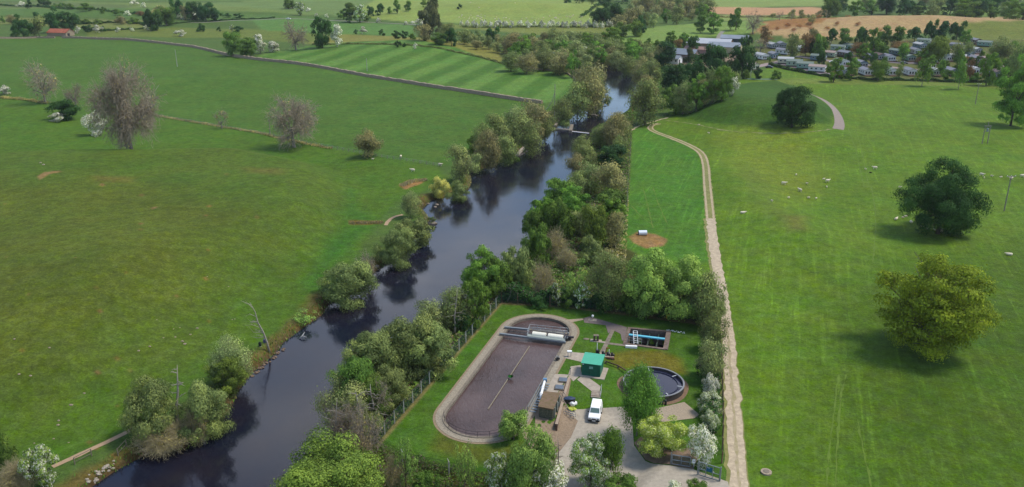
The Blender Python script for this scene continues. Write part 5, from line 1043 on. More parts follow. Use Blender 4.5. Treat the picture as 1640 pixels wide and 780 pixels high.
def chain_fence(px, step, h, label, pm, arm, mesh=True):
    P = resample(polyw(px), step); g = Hgt(P[:, 0], P[:, 1]); t = thing('security_fence', label, 'fence', (P[0, 0], P[0, 1], 0)); o = np.array([P[0, 0], P[0, 1]])
    for (x, y), z in zip(P - o, g): MB().box((0, 0, h/2 - .2), (.15, .15, h + .4), .5).tube((0, 0, h - .02), (arm[0], arm[1], h + .32), .065, .05, 4).build('post', pm, t, loc=(x, y, z))
    mb = MB()
    for k_ in (.05, .5, .97): mb.path([(x, y, z + h * k_) for (x, y), z in zip(P - o, g)], .012, 3)
    for k_ in (.4, 1.): mb.path([(x + arm[0] * k_, y + arm[1] * k_, z + h + .32 * k_) for (x, y), z in zip(P - o, g)], .010, 3)
    mb.build('wire', DMET, t)
    V = []; Fc = []; UV = []; s_ = 0
    for i in range(len(P)): V += [(*(P[i]-o), g[i]), (*(P[i]-o), g[i] + h)]
    Fc = [(2*i, 2*i+2, 2*i+3, 2*i+1) for i in range(len(P)-1)]; me = bpy.data.meshes.new('mesh'); me.from_pydata(V, [], Fc); uv = me.uv_layers.new(name='UVMap'); dst = np.r_[0, np.cumsum(np.hypot(*np.diff(P, axis=0).T))]
    for i in range(len(P)-1):
        for j, (a, b) in enumerate(((dst[i], 0), (dst[i+1], 0), (dst[i+1], h), (dst[i], h))): uv.data[i*4+j].uv = (a, b)
    link('netting', me, LINK, t); return t
chain_fence([(600,714),(803,484)], 2.95, 2.1, 'green chain link fence with cranked concrete posts between river wood and long tank', CP1, (.3, -.1))
chain_fence([(803,484),(850,487),(900,491),(1000,501),(1100,512),(1150,520)], 3.0, 2.1, 'chain link fence with brown posts along the top of the works', CP2, (0, -.3))
chain_fence([(600,714),(622,740),(700,757),(780,772),(840,779),(880,783)], 6.0, 2.1, 'chain link fence with white posts along the bottom of the works', CP1, (-.2, .25))
chain_fence([(1150,520),(1156,600),(1158,680),(1156,742)], 3.2, 1.8, 'chain link fence hidden in the hedge beside the track', CP2, (-.2, 0))
def gate(c0, c1, h, label, nv, parts=()):
    a = Vector(G(*c0)); b = Vector(G(*c1)); d = b - a; L_ = Vector((d.x, d.y, 0)).length; t = thing('gate', label, 'gate', a, math.atan2(d.y, d.x)); mb = MB(); dz = d.z; r = .055
    for z in (.12, h/2, h): mb.tube((0, 0, z), (L_, 0, z + dz), r, n=6)
    for i in range(nv + 2): k_ = i / (nv + 1); mb.tube((L_*k_, 0, .12 + dz*k_), (L_*k_, 0, h + dz*k_), r, n=6)
    mb.build('frame', GALV, t); MB().tube((-.15, 0, -.2), (-.15, 0, h + .35), .08).build('gate_post', GALV, t)
    for p in parts: p(t, L_, h)
    V = [(0, .01, .12), (L_, .01, .12 + dz), (L_, .01, h + dz), (0, .01, h)]; me = bpy.data.meshes.new('netting'); me.from_pydata(V, [], [(0,1,2,3)]); uv = me.uv_layers.new(name='UVMap')
    for j, q in enumerate(((0,0),(L_,0),(L_,h),(0,h))): uv.data[j].uv = q
    link('netting', me, LINK, t); return t
gate((1076,744), (1105,748.5), 1.55, 'galvanised mesh gate leaf standing open beside the flower bed', 1)
def sign_(t, L_, h): MB().box((L_*.5, -.08, h*.68), (L_*.28, .03, h*.36)).build('sign', mat('blue_sign', C(16, 92, 122, .8), .5, amt=.05), t); MB().box((L_*.71, -.08, h*.58), (.13, .03, .13)).build('padlock_plate', WHITE, t); MB().box((L_*.46, -.10, h*.80), (.35, .01, .05)).build('sign_lettering', WHITE, t); MB().tube((L_+.12, 0, -.5), (L_+.12, 0, h + .2), .08).build('gate_post', GALV, t)
gate((1118.6,761), (1151.5,771), 2.05, 'tall galvanised gate leaf with a blue sign at the drive entrance', 2, (sign_,))
x, y, z = G(1110, 750); t = thing('notice_post', 'post carrying a white notice between the two gate leaves', 'sign', (x, y, z)); MB().tube((0, 0, 0), (0, 0, 1.5), .05).build('post', GALV, t); MB().box((0, -.07, 1.15), (.42, .03, .6)).build('notice', WHITE, t)
MB().box((0, -.09, 1.2), (.26, .006, .05)).box((0, -.09, 1.1), (.3, .006, .03)).build('lettering', BLUE, t)

# ------------------------------------------------------------------ weir, islet, driftwood, rocks, dead trees
p = W(884, 207, WZ); q = W(912, 209.5, WZ); q2 = W(943, 213, WZ); t = thing('weir', 'concrete weir and fish pass across the narrow upper river', 'weir', (p.x, p.y, WZ))
def seg(mb, a, b, w, z0, z1): c = (a + b) / 2 - p; mb.box((c.x, c.y, (z0 + z1)/2), ((b-a).length, w, z1 - z0), math.atan2((b-a).y, (b-a).x)); return mb
seg(MB(), p, q, .9, -.6, .55).build('sill', CONC, t); seg(MB(), W(886, 205, WZ), W(895, 196, WZ), .9, -.6, .7).build('wing_wall', CONC, t)
seg(MB(), W(913, 213, WZ), W(916, 203, WZ), 1.2, -.6, 1.0).build('pier', CONCD, t); seg(MB(), q, q2, .8, -.6, .12).build('crest', CONCD, t)
fm = mat('white_water', C(225, 228, 232, .9), .5, ns=3, amt=.2); tag(seg(MB(), q + Vector((0,-.7,0)), q2 + Vector((0,-.7,0)), .5, -.3, .07).build('white_water', fm, loc=(p.x, p.y, WZ)), kind='structure')
rg = random.Random(9)
def rock(px, py, s_, lab, grp, m_=GRAVEL, z=None):
    x, y = Gz(px, py, WZ if z is None else z); zz = float(Hgt(x, y)[0]); tag(MB().blob((0, 0, s_*.15), (s_, s_*.75, s_*.55), rg.randint(0, 9999), 8, .22).build('rock', m_, loc=(x, y, max(zz, WZ) - .02)), lab, 'rock', grp)
for i in range(26): k_ = i / 25; rock(140 + 46*k_ + rg.uniform(-4, 4), 777 - 30*k_ + rg.uniform(-4, 4), rg.uniform(.14, .36), 'pale rock on the shingle below the rail fences at lower left', 'pale rocks on the lower left shingle', CONC)
for i in range(9): rock(935 + i * 2.6, 181.5 + i * .45 + rg.uniform(-.4, .4), rg.uniform(.35, .6), 'pale stone in the row across the river above the weir', 'stones in the river above the weir', CONC)
for i, (px, py) in enumerate([(697,594-262),(716,318),(560,482),(598,432),(604,430),(646,411),(700,328),(590,452),(640,418),(686,326)]): rock(px, py, rg.uniform(.4, .7), f'{ordn(i)} of the lone stones along the left waterline above the tank, by distance from the left', None, GRAVEL) if False else rock(px, py, rg.uniform(.35, .6), 'weathered stone at the left waterline between the willow bushes', 'stones at the left waterline', GRAVEL)
for i in range(14): k_ = i / 13; rock(405 + 50*k_ + rg.uniform(-2, 2), 602 - 45*k_ + rg.uniform(-2, 2), rg.uniform(.25, .45), 'brown stone on the eroded bank below the leaning dead tree', 'stones on the eroded left bank', SOIL)
x, y = Gz(692, 358, WZ); t = thing('islet', 'small grassy islet in the river near the left bank', 'islet', (float(x), float(y), WZ)); MB().blob((0, 0, .1), (1.3, 1.0, .5), 3, 12, .15).build('rock_base', CONCD, t)
me, _, _ = proto('bush', 'S', 1); link('foliage', me, LM['leafy'], t, (0, 0, .2), 0, (1.1, .9, 1.6)); me2 = MB()
for i in range(40): a = rg.uniform(0, 6.28); me2.tube((.5*math.cos(a), .4*math.sin(a), .4), (.8*math.cos(a), .7*math.sin(a), 1.5 + rg.uniform(0, .6)), .03, .01, 3)
me2.build('reeds', MATS['driftwood'], t)
# driftwood pile as single logs
for i in range(34):
    k_ = rg.random(); px = 228 + 92 * k_ + rg.uniform(-8, 8); py = 716 - 18 * k_ + rg.uniform(-9, 9); x, y = Gz(px, py, -.6); z = max(float(Hgt(x, y)[0]), WZ) + rg.uniform(.1, .8); L_ = rg.uniform(1.0, 3.2); a = rg.uniform(-.5, .9); r_ = rg.uniform(.05, .13)
    tag(MB().path([(-L_/2*math.cos(a), -L_/2*math.sin(a), rg.uniform(-.15, .15)), (0, 0, .1), (L_/2*math.cos(a), L_/2*math.sin(a), rg.uniform(-.1, .25))], [r_, r_*.9, r_*.4], 5).build('log', DRIFT, loc=(float(x), float(y), z)), 'bleached branch tangled in the driftwood pile at the water edge', 'driftwood', 'bleached branches of the driftwood pile')
for (x0, y0, x1, y1, r_, lab) in [(247,706,266,724,.2,'thick pale log slanting from the driftwood pile into the water'), (238,718,262,716,.16,'bleached log lying flat at the water edge of the driftwood pile'), (222,714,236,728,.1,'thin pale branch poking left from the driftwood pile')]:
    a = W(x0, y0, -.3); b = W(x1, y1, -1.1); o_ = (a + b) / 2; tag(MB().path([a - o_, Vector((0, 0, .05)), b - o_], [r_, r_, r_*.8], 7).build('log', DRIFT, loc=o_), lab, 'log')
a = W(478, 541, WZ + .3); t = thing('stranded_branch', 'white forked branch sticking out of the water near the left bank', 'branch', W(484, 539, WZ)); o_ = W(484, 539, WZ)
MB().path([W(479, 543, WZ) - o_, W(484, 538, WZ + .5) - o_, W(488, 532, WZ + 1.0) - o_], [.14, .12, .04], 5).path([W(484, 538, WZ + .5) - o_, W(491, 540, WZ + .3) - o_], [.09, .03], 4).build('limb', mat('bleached_wood', C(214, 212, 206), .8), t)
def snag(px, py, hpx, lean, label, seed, r=.22, nb=9, rise=None, name='dead_tree', m_=DEAD, bl=.4):
    x, y, z = G(px, py); z = min(z, float(Hgt(x, y)[0])); s = ppm(py); dep = math.atan(66 / y); H = hpx / s / math.cos(dep); lx = lean / s; t = thing(name, label, 'tree', (x, y, z)); rgx = random.Random(seed)
    P = [Vector((lx * k_ ** 1.2 + rgx.uniform(-.15, .15) * (0 < k_ < 1), rgx.uniform(-.15, .15), H * k_)) for k_ in (0, .2, .4, .6, .8, 1)]; P[0].z = -.2
    MB().path(P, [r*1.3, r, r*.85, r*.65, r*.4, r*.12], 7).build('trunk', m_, t)
    for i in range(nb):
        k_ = rgx.uniform(.3, .95); b0 = P[int(k_ * 5)].lerp(P[min(int(k_ * 5) + 1, 5)], k_ * 5 % 1); sd = rgx.choice((-1, 1)) if rise is None else rise; L_ = H * bl * rgx.uniform(.4, 1) * (1.1 - k_ * .6)
        b1 = b0 + Vector((sd * L_ * .6, rgx.uniform(-.4, .4) * L_, L_ * rgx.uniform(-.15, .4))); b2 = b1 + Vector((sd * L_ * .4, rgx.uniform(-.3, .3) * L_, L_ * rgx.uniform(-.3, .4))); mb = MB().path([b0, b1, b2], [r*.32, r*.2, r*.05], 4)
        for _ in range(3): c0 = b0.lerp(b1, rgx.uniform(.4, 1)); mb.path([c0, c0 + Vector((sd * rgx.uniform(.0, .5), rgx.uniform(-.5, .5), rgx.uniform(-.3, .6))) * L_ * .5], [r*.12, r*.03], 3)
        mb.build('branch', m_, t)
snag(431, 559, 80, -22, 'leaning dead tree with bare pale limbs on the left river bank', 5, .17, 12, -1, bl=.34)
snag(286, 690, 100, 14, 'tall bare dead trunk rising among the bank willows at lower left', 8, .24, 10, bl=.2)
snag(728, 536, 74, 6, 'bleached dead birch with short limbs above the river thicket', 12, .2, 8, bl=.3)
snag(700, 520, 44, -6, 'thin bleached snag in the grey willow by the river', 14, .14, 6)
snag(604, 690, 72, -6, 'white topped dead tree in the thicket at the works fence', 16, .24, 10)
snag(590, 716, 86, -14, 'grey dead tree with many bare limbs below the white topped one', 18, .2, 12)
snag(540, 735, 92, 8, 'slender grey dead tree beside the water at the bottom thicket', 19, .14, 10)
snag(893, 800, 96, -2, 'thin bare larch like dead trunk at the bottom below the pump house', 22, .13, 14, bl=.14, m_=TIMB)
snag(885, 790, 80, 3, 'shorter bare brown trunk beside the thin dead trunk at the bottom', 23, .12, 12, bl=.14, m_=TIMB)
snag(812, 484, 30, 14, 'pale dead sapling leaning over the top left fence corner', 25, .1, 5)
snag(580, 446, 44, -8, 'thin white dead sapling between the two bank willow bushes', 27, .09, 5, bl=.25)
x, y, z = G(417, 555); t = thing('sack', 'small dark sack on the grass left of the leaning dead tree', 'sack', (x, y, z)); MB().blob((0, 0, .45), (.3, .28, .48), 2, 10, .1).build('body', mat('dark_cloth', C(40, 54, 46), .9), t); MB().blob((.02, -.05, .06), (.24, .2, .1), 3, 8, .1).build('base', CONC, t)
x, y, z = G(424, 549); tag(MB().box((0, 0, .3), (.5, .4, .55), .3).blob((0, 0, .6), (.26, .2, .12), 3, 8, .1).build('bucket_box', mat('slate_blue', C(92, 92, 130), .7), loc=(x, y, z)), 'slate blue box wedged against the leaning dead tree', 'box')

# ------------------------------------------------------------------ feeder, sheep, poles
x, y, z = G(1029, 376); t = thing('creep_feeder', 'silver rounded feed shelter on a worn patch behind the wood', 'feeder', (x, y, z), .05); m_ = MB(); pr = [(.62*math.cos(a), .35 + .62*math.sin(a)) for a in np.linspace(-.6, math.pi + .6, 12)]
m_.add([(xx, a, b + .15) for xx in (-1.0, 1.0) for a, b in pr], [(i, i+1, 13+i, 12+i) for i in range(11)] + [(11, 0, 12, 23)] + [tuple(range(12, 24))]); m_.build('drum', mat('silver_sheet', C(212, 220, 228, .9), .45, .2, amt=.08), t)
MB().add([(-1.01, a*.96, (b - .35)*.96 + .5) for a, b in pr], [tuple(range(12))[::-1]]).build('dark_end', BLK, t); MB().box((0, -.35, .1), (2.1, .1, .2)).box((0, .35, .1), (2.1, .1, .2)).build('skid', DMET, t)
WOOL = mat('wool', C(222, 208, 182, .85), .95, ns=12, amt=.15); FACE = mat('sheep_face', C(120, 108, 98), .8); WOOLD = mat('dark_wool', C(60, 52, 46), .95, ns=12)
def sheep_mesh(lying):
    m_ = MB(); n = 12; prof = [(-.58,.05),(-.55,.17),(-.42,.27),(-.15,.30),(.15,.29),(.40,.26),(.52,.20),(.60,.13),(.70,.11),(.82,.10),(.90,.06),(.93,.02)]; zc = [.62,.62,.60,.59,.60,.62,.66,.74,.80,.80,.76,.74]; vs = []; dz = -.32 if lying else 0
    for (yy, r), z in zip(prof, zc):
        for j in range(n): a = 2*math.pi*j/n; vs.append((r*.85*math.cos(a), -yy, z + dz + r*math.sin(a)))
    m_.add(vs, [(i*n+j, i*n+(j+1) % n, (i+1)*n+(j+1) % n, (i+1)*n+j) for i in range(len(prof)-1) for j in range(n)] + [tuple(range(n))[::-1], tuple((len(prof)-1)*n+j for j in range(n))], True)
    for s_ in (-1, 1): m_.tube((s_*.08, -.74, .86 + dz), (s_*.2, -.72, .84 + dz), .05, .01, 4)
    if not lying:
        for s_ in (-1, 1):
            m_.tube((s_*.13, -.34, .45), (s_*.13, -.36, .0), .06, .035, 6); m_.tube((s_*.14, .38, .5), (s_*.14, .44, .24), .085, .045, 6).tube((s_*.14, .44, .26), (s_*.14, .40, 0), .045, .035, 6)
    me = m_.mesh('sheep'); return me
SM = [sheep_mesh(False), sheep_mesh(True)]
def flock(items, where, grp, kindw='ewe'):
    items = sorted(items, key=lambda q: q[0])
    cnt = {}
    for it in items: cnt[it[2]] = cnt.get(it[2], 0) + 1
    idx = {}
    for px, py, s_, ly in [(q[0], q[1], q[2], q[3] if len(q) > 3 else 0) for q in items]:
        x, y, z = G(px, py); i = idx.get(s_, 0); idx[s_] = i + 1; nm = 'cream woolled ewe' if s_ > .8 else 'small white lamb'
        o = link('sheep' if s_ > .8 else 'lamb', SM[ly], WOOL, loc=(x, y, z + .01), rz=rg.uniform(0, 6.28), scale=(s_ * 1.15, s_ * 1.15, s_ * 1.1)); tag(o, rank_label(i, cnt[s_], nm, where), 'sheep' if s_ > .8 else 'lamb', grp)
flock([(1255,296,1),(1281,307,1),(1325,292,1),(1401,271,1),(1275,281,.55),(1292,295,.55),(1319,288,.55),(1324,301,.55),(1263,318,.55),(1295,318,.55),(1307,319,.55),(1236,323,.55),(1386,272,.55),(1441,301,.55)], 'in the scattered flock near the field centre', 'flock near the centre of the right pasture')
flock([(1572,282,1),(1576,286,.55),(1588,283,.55),(1603,285,.55),(1619,288,1),(1637,284,1)], 'by the telegraph pole at the right', 'flock by the telegraph pole')
flock([(1435,352,1,1),(1446,349,.55,1),(1451,347,.55,1),(1459,357,1,1),(1485,367,.55),(1508,371,1,1),(1497,369,.55,1),(1477,364,.55)], 'in the shade of the large dark tree', 'sheep resting under the large dark tree')
flock([(1616,409,1.001,1)], 'lying alone near the right edge', None); flock([(1189.5,342,1.002,1)], 'lying beside the track alone', None); flock([(1119,201,.551),(1135,214,.551)], 'near the top of the field track', None)
flock([(642,253,1),(661,275,1),(705,266,1),(597,256,.55)], 'by the fence of the left pasture', 'sheep at the left pasture fence')
flock([(rg.uniform(735, 960), rg.uniform(13, 33), .99) for _ in range(60)], 'grazing on the pale far hill', 'sheep grazing on the far hill')
x, y, z = G(1394, 277); tag(link('lamb', SM[1], WOOLD, loc=(x, y, z), rz=1, scale=(.6, .6, .6)), 'small black lamb near the field centre', 'lamb')
def field_stone(pts, lab, grp, c=CONC):
    for px, py, s_ in pts: s_ *= .72; x, y, z = G(px, py); tag(MB().blob((0, 0, s_*.2), (s_, s_*.7, s_*.45), rg.randint(0, 999), 8, .2).build('stone', c, loc=(x, y, z)), lab, 'stone', grp)
field_stone([(65,261,.5),(70,264,.6)], 'grey white stone on the upper left pasture', 'two stones on the upper left pasture')
field_stone([(278,527,.22),(288,525,.22),(281,540,.3),(292,547,.4),(296,551,.4),(240,555,.35),(222,562,.35),(262,541,.22),(305,536,.3),(316,526,.35),(251,512,.2),(332,443,.2),(366,459,.2),(372,512,.2),(376,511,.2)], 'small pinkish stone lying in the left pasture near the bank', 'stones strewn in the left pasture', GRAVEL)
field_stone([(23,543,.3),(79,557,.3),(30,597,.3),(48,598,.35),(114,649,.45),(94,674,.35),(93,681,.35),(135,630,.3),(86,703,.25),(110,709,.2),(55,710,.2)], 'small stone in the grass of the lower left pasture', 'stones in the lower left pasture', GRAVEL)
PP = mat('pole_wood', C(170, 160, 146), .85, ns=3, amt=.2)
def pole(px, py, hpx, label, kind=1, rz=0, m_=PP):
    x, y, z = G(px, py); s = ppm(py); H = hpx / s / math.cos(math.atan(66 / y)); t = thing('telegraph_pole', label, 'pole', (x, y, z), rz)
    if kind == 2:
        for s_ in (-.9, .9): MB().tube((s_, 0, -.2), (s_, 0, H * .8), .16, .12, 7).build('pole', m_, t)
        MB().box((0, 0, H*.8), (2.4, .2, .2)).box((0, 0, H*.55), (2.2, .15, .15)).build('crossarm', m_, t); MB().tube((0, -.1, H*.56), (0, -.1, H*.56 + 1.1), .38, n=12).build('transformer', GALV, t); MB().tube((0, 0, H*.8), (0, 0, H), .1, .08).build('top_mast', m_, t)
    else:
        MB().tube((0, 0, -.2), (0, 0, H), .17, .12, 7).build('pole', m_, t)
        if kind == 1:
            MB().box((0, 0, H - .25), (2.4, .14, .16)).build('crossarm', m_, t)
            for q in (-1.05, 0, 1.05): MB().tube((q, 0, H - .17), (q, 0, H + .06), .07, .05, 6).build('insulator', WHITE, t)
pole(1608, 338, 56, 'wooden telegraph pole with crossarm near the right edge', 1); pole(1577, 230, 34, 'double pole carrying a transformer at the far right', 2); pole(1562, 167, 32, 'brown telegraph pole before the caravan park at right', 1, .3)
pole(284, 107, 27, 'pale slender pole standing in the upper left field', 0, m_=CP1); pole(588, 114, 20, 'thin pole standing at the edge of the striped field', 0, m_=CP1); pole(888, 192, 56, 'pale pole among the riverside trees at the field corner', 0); pole(433, 216, 26, 'short pole beside the wide leafless tree', 0); pole(1202, 125, 14, 'white pole at the edge of the caravan park', 0, m_=CP1)

# ------------------------------------------------------------------ caravan park
WM = {'sage': mat('sage_wall', C(190, 208, 176, .65), .7, ns=.5, amt=.06), 'cream': mat('cream_wall', C(232, 224, 190, .65), .7, ns=.5, amt=.06), 'mint': mat('mint_wall', C(160, 200, 180), .7, ns=.5, amt=.06), 'grey': mat('grey_wall', C(172, 178, 180), .7, ns=.5, amt=.06), 'white': mat('white_wall', C(236, 236, 230, .75), .7, ns=.5, amt=.05), 'timber': mat('timber_wall', C(130, 108, 96), .8, ns=1, amt=.15), 'blue': mat('blue_grey_wall', C(140, 164, 178), .7, ns=.5, amt=.06)}
RM = {'green': mat('green_grey_roof', C(130, 146, 134), .7, ns=.6, amt=.1), 'grey': mat('grey_roof', C(146, 148, 156), .7, ns=.6, amt=.1), 'pale': mat('pale_roof', C(200, 202, 200), .6, ns=.6, amt=.06), 'brown': mat('brown_roof', C(122, 104, 98), .8, ns=.6, amt=.12), 'pink': mat('pinkish_roof', C(188, 168, 158), .8, ns=.6, amt=.1)}
DK = mat('deck_timber', C(150, 120, 100), .85, ns=2, amt=.2); PIER = mat('dark_skirt', C(90, 78, 72), .9)  # dark brown finish for the skirt under each lodge
def lodge(px, py, rz, wall, roof, deck, cnt, fw=4.7, ln=8.6):
    x, y, z = G(px, py); t = thing('holiday_lodge', cnt, 'holiday home', (x, y + ln * .3, z), R(rz)); w, l, h = fw / 2, ln / 2, 2.5
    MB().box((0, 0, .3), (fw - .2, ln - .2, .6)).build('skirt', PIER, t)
    MB().prism([(-w, -l), (w, -l), (w, l), (-w, l)], .605, h + .5).add([(-w, -l, h + .5), (w, -l, h + .5), (0, -l, h + 1.35)], [(0, 1, 2)]).add([(-w, l, h + .5), (0, l, h + 1.35), (w, l, h + .5)], [(0, 1, 2)]).build('wall', WM[wall], t)
    e = .28; hr = .95
    for s_ in (-1, 1):
        a = [(s_*(w + e), -l - e, h + .42), (0, -l - e, h + 1.42), (0, l + e, h + 1.42), (s_*(w + e), l + e, h + .42)]; b = [(p[0], p[1], p[2] + .12) for p in a]
        MB().add(a + b, [(0,1,2,3),(7,6,5,4),(0,4,5,1),(1,5,6,2),(2,6,7,3),(3,7,4,0)]).build('roof', RM[roof], t)
    for q in (-w*.6, 0, w*.6): f = MB().box((q, -l - .03, 1.75), (fw*.24, .06, 1.5)).build('window', WHITE, t); MB().box((q, -l - .07, 1.75), (fw*.24 - .18, .03, 1.3)).build('pane', GL, f)
    for s_ in (-1, 1):
        for q in (-l*.6, l*.05, l*.6): f = MB().box((s_*(w + .03), q, 1.95), (.06, 1.3, .95)).build('window', WHITE, t); MB().box((s_*(w + .07), q, 1.95), (.03, 1.1, .78)).build('pane', GL, f)
    if deck:
        MB().box((0, -l - 1.1, .45), (fw + .4, 2.1, .15)).box((0, -l - 1.1, .2), (fw, 1.9, .38)).build('deck', DK, t); rail(MB(), [(-w, -l - 2.1), (-w*.33, -l - 2.1), (w*.33, -l - 2.1), (w, -l - 2.1)], .95, 1, (.5, 1), .05, .5).build('railing', WHITE if deck == 2 else DK, t)
LG = [(1238,78,10,'grey','pale',0),(1253,77,-5,'grey','grey',0),(1241,94,5,'blue','grey',2),(1256,88,40,'white','grey',0),(1260,103,70,'cream','pale',0),(1274,107,70,'sage','green',0),(1291,111,70,'mint','green',0),(1311,116,60,'white','pink',0),(1313,98,55,'blue','green',0),(1329,92,50,'sage','pink',0),(1344,82,60,'sage','green',0),(1363,80,20,'mint','green',0),
 (1355,92,25,'timber','grey',1),(1394,96,5,'grey','grey',1),(1425,98,5,'white','grey',2),(1438,89,20,'blue','green',0),(1458,98,0,'mint','green',1),(1467,87,5,'white','grey',0),(1475,78,10,'blue','pale',0),(1482,71,50,'sage','green',0),(1349,106,20,'white','green',1),(1380,108,5,'blue','grey',1),(1354,120,10,'grey','green',1),(1389,121,0,'white','grey',1),(1429,121,0,'white','green',1),(1459,121,0,'white','grey',1),
 (1497,121,5,'sage','pale',1),(1526,121,0,'grey','grey',1),(1562,119,0,'white','pale',1),(1600,124,-5,'grey','brown',1),(1500,101,15,'mint','green',1),(1516,98,15,'white','green',1),(1537,98,60,'blue','pale',0),(1549,93,30,'blue','green',2),(1566,101,5,'timber','grey',2),(1564,86,5,'grey','pale',1),(1535,79,20,'grey','grey',0),(1565,71,0,'timber','grey',1),(1580,75,50,'mint','green',0),(1617,90,-20,'blue','grey',1),(1221,96,20,'white','pale',0),(1204,112,30,'cream','pink',0),(1290,84,60,'white','pale',0),(1395,84,0,'timber','brown',1),(1410,96,5,'grey','brown',0),(1488,110,10,'cream','brown',0)]
WW = dict(sage='sage green', cream='cream', mint='mint green', grey='grey', white='white', timber='brown timber', blue='blue grey'); by = {}
for q in LG: by.setdefault((q[3], q[4]), []).append(q)
for (wl2, rf), its in by.items():
    its.sort(key=lambda q: q[0])
    for i, q in enumerate(its): lodge(*q, rank_label(i, len(its), f'{WW[wl2]} lodge with {rf} roof', 'in the caravan park').replace('lodge with ' + rf + ' roofs', 'lodges with ' + rf + ' roof').replace('roof in the', 'roof in the'))
for o in bpy.data.objects:
    if o.name.startswith('holiday_lodge'): o['group'] = 'holiday lodges of the caravan park'
def car(px, py, rz, label, m_):
    x, y, z = G(px, py); t = thing('car', label, 'car', (x, y, z), R(rz)); pr = [(-2.1,.3),(-2.15,.7),(-1.2,.9),(-.5,1.4),(.9,1.42),(1.7,.98),(2.1,.9),(2.1,.3)]
    bevel(extrude_profile(pr, .86, lambda z: 0 if z < .95 else .3 * (z - .95)).build('body', m_, t), .06)
    for s_ in (-1, 1):
        MB().add([(s_*(.875 - .3*(z_-.95)), y_, z_) for y_, z_ in ((-1.05,.98),(-.5,1.34),(.85,1.36),(1.45,1.0))], [(0,1,2,3)]).build('side_window', GL, t)
        for yy in (-1.3, 1.3): MB().tube((s_*.66, yy, .32), (s_*.9, yy, .32), .32, n=12).build('wheel', RUB, t)
    MB().add([(-.72,-1.17,.95),(.72,-1.17,.95),(.66,-.56,1.41),(-.66,-.56,1.41)], [(0,1,2,3)]).build('windscreen', GL, t)
CM = [mat('car_dark', C(60, 64, 74), .3, spec=.5), mat('car_silver', C(176, 180, 186), .3, .4), mat('car_red', C(150, 60, 56), .3), WHITE]
for px, py, rz, lab, c in [(1232,109,60,'dark car on the road at the caravan park entrance',0),(1344,124,80,'dark car behind the purple shrub at the park front',0),(1415,103,10,'silver car on the tarmac behind the front lodges',1),(1448,102,80,'silver car on the central park tarmac',1),(1480,113,70,'red car beside the park road',2),(1583,106,80,'dark car on the road at the right of the park',0),(1334,101,70,'white car on the middle park road',3),(1505,88,20,'silver car at the back of the park',1)]: car(px, py, rz, lab, CM[c])
car(462, 31, 85, 'tiny white car on the far lane at the top', WHITE)

# ------------------------------------------------------------------ farm barns, red roofed barn
def barn(px, py, rz, w, l, h, rise, wm, rms, label, name='barn', doors=1):
    x, y, z = G(px, py); t = thing(name, label, 'barn' if name == 'barn' else 'house', (x, y, z), R(rz))
    MB().prism([(-w, -l), (w, -l), (w, l), (-w, l)], -.5, h).add([(-w, -l, h), (w, -l, h), (0, -l, h + rise)], [(0, 1, 2)]).add([(-w, l, h), (0, l, h + rise), (w, l, h)], [(0, 1, 2)]).build('wall', wm, t)
    for s_, rm in zip((-1, 1), rms):
        a = [(s_*(w + .4), -l - .4, h - .12), (0, -l - .4, h + rise + .08), (0, l + .4, h + rise + .08), (s_*(w + .4), l + .4, h - .12)]; b = [(p[0], p[1], p[2] + .15) for p in a]
        MB().add(a + b, [(0,1,2,3),(7,6,5,4),(0,4,5,1),(1,5,6,2),(2,6,7,3),(3,7,4,0)]).build('roof', rm, t)
    for i in range(doors): MB().box((-w*.4 + i * w*.8, -l - .05, h*.4), (w*.5, .1, h*.8)).build('door', DMET, t)
    if name == 'house':
        for q in (-.5, 0, .5): f = MB().box((-w - .04, l*q*1.3, h*.6), (.08, 1.2, 1.3)).build('window', WHITE, t); MB().box((-w - .1, l*q*1.3, h*.6), (.04, 1.0, 1.1)).build('pane', GL, f)
        MB().box((0, l*.7, h + rise + .3), (.8, .8, 1.2)).build('chimney', STONE, t)
    return t
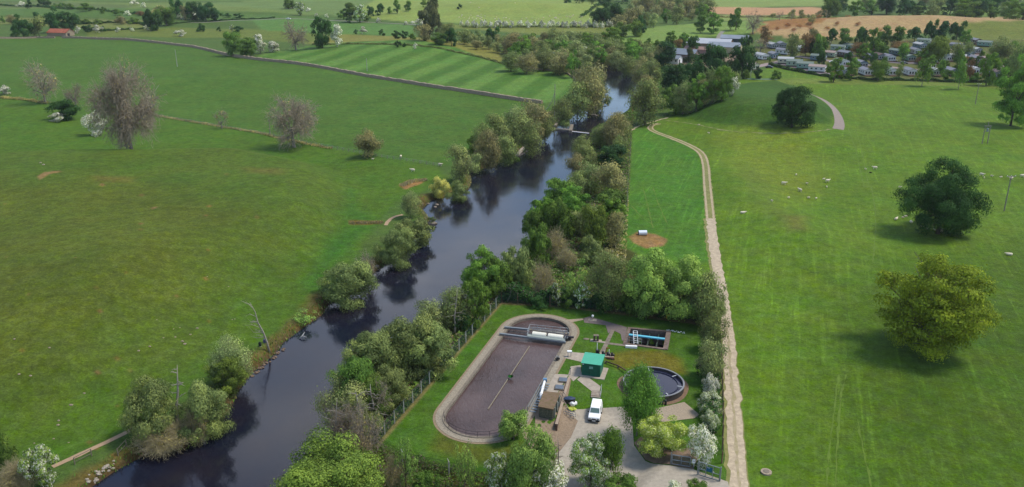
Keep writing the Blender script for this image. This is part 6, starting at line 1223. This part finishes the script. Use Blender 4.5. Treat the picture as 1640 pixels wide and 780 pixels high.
PR = mat('pale_sheet_roof', C(206, 210, 216), .6, ns=.15, amt=.12); GR_ = mat('grey_sheet_roof', C(156, 166, 176), .6, ns=.2, amt=.12); BR = mat('brown_sheet_roof', C(172, 136, 122), .7, ns=.2, amt=.2); CW = mat('cream_gable', C(216, 206, 164), .8, ns=.5)
barn(1136, 78, 68, 8, 14, 4.2, 2.4, STONE, (PR, BR), 'large farm barn with white patched and brown roof slopes')
barn(1160, 84, 68, 7, 10, 4.2, 2.2, CW, (GR_, GR_), 'cream gabled farm barn with a plain grey roof'); barn(1176, 70, 70, 5, 9, 4, 1.8, mat('dark_clad', C(84, 96, 98), .7), (GR_, GR_), 'low dark farm building behind the cream gabled barn')
barn(1120, 86, 62, 3.5, 9, 3, 1.3, mat('pink_wall', C(186, 150, 140), .8), (BR, BR), 'long low pinkish shed in front of the white patched barn'); barn(1092, 98, 55, 4.5, 9, 4.6, 2.6, mat('rubble_wall', C(160, 140, 130), .9, ns=1), (GR_, mat('slate_roof', C(112, 108, 112), .8, ns=.5)), 'grey slated farmhouse left of the farm barns', 'house')
barn(1079, 101, 55, 3, 4, 3, 1.4, WHITE, (GR_, GR_), 'small white outhouse left of the farmhouse', 'house')
barn(98, 57, 80, 5, 8, 2.6, 2.4, STONE, (mat('rust_red_roof', C(184, 106, 78), .85, ns=.5, amt=.35), MATS['rust_red_roof']), 'old stone field barn with a rusty red roof at top left')
barn(1592, 7, 60, 5, 8, 4.5, 2.6, WHITE, (GR_, GR_), 'white farmhouse on the skyline at top right', 'house'); barn(1560, 4, 80, 5, 9, 4, 2.4, STONE, (GR_, GR_), 'stone farmhouse on the skyline left of the white one', 'house')

# ------------------------------------------------------------------ air
hm = bpy.data.materials.new('haze'); hm.use_nodes = True; hn = hm.node_tree.nodes; hn.remove(hn['Principled BSDF']); pv = hn.new('ShaderNodeVolumePrincipled')
pv.inputs['Color'].default_value = (.86, .92, 1, 1); pv.inputs['Density'].default_value = .00005; pv.inputs['Anisotropy'].default_value = .2
hm.node_tree.links.new(pv.outputs[0], hn['Material Output'].inputs['Volume'])
hb = MB().box((0, 1200, 39), (16000, 5200, 92)).build('haze', hm); tag(hb, kind='stuff')
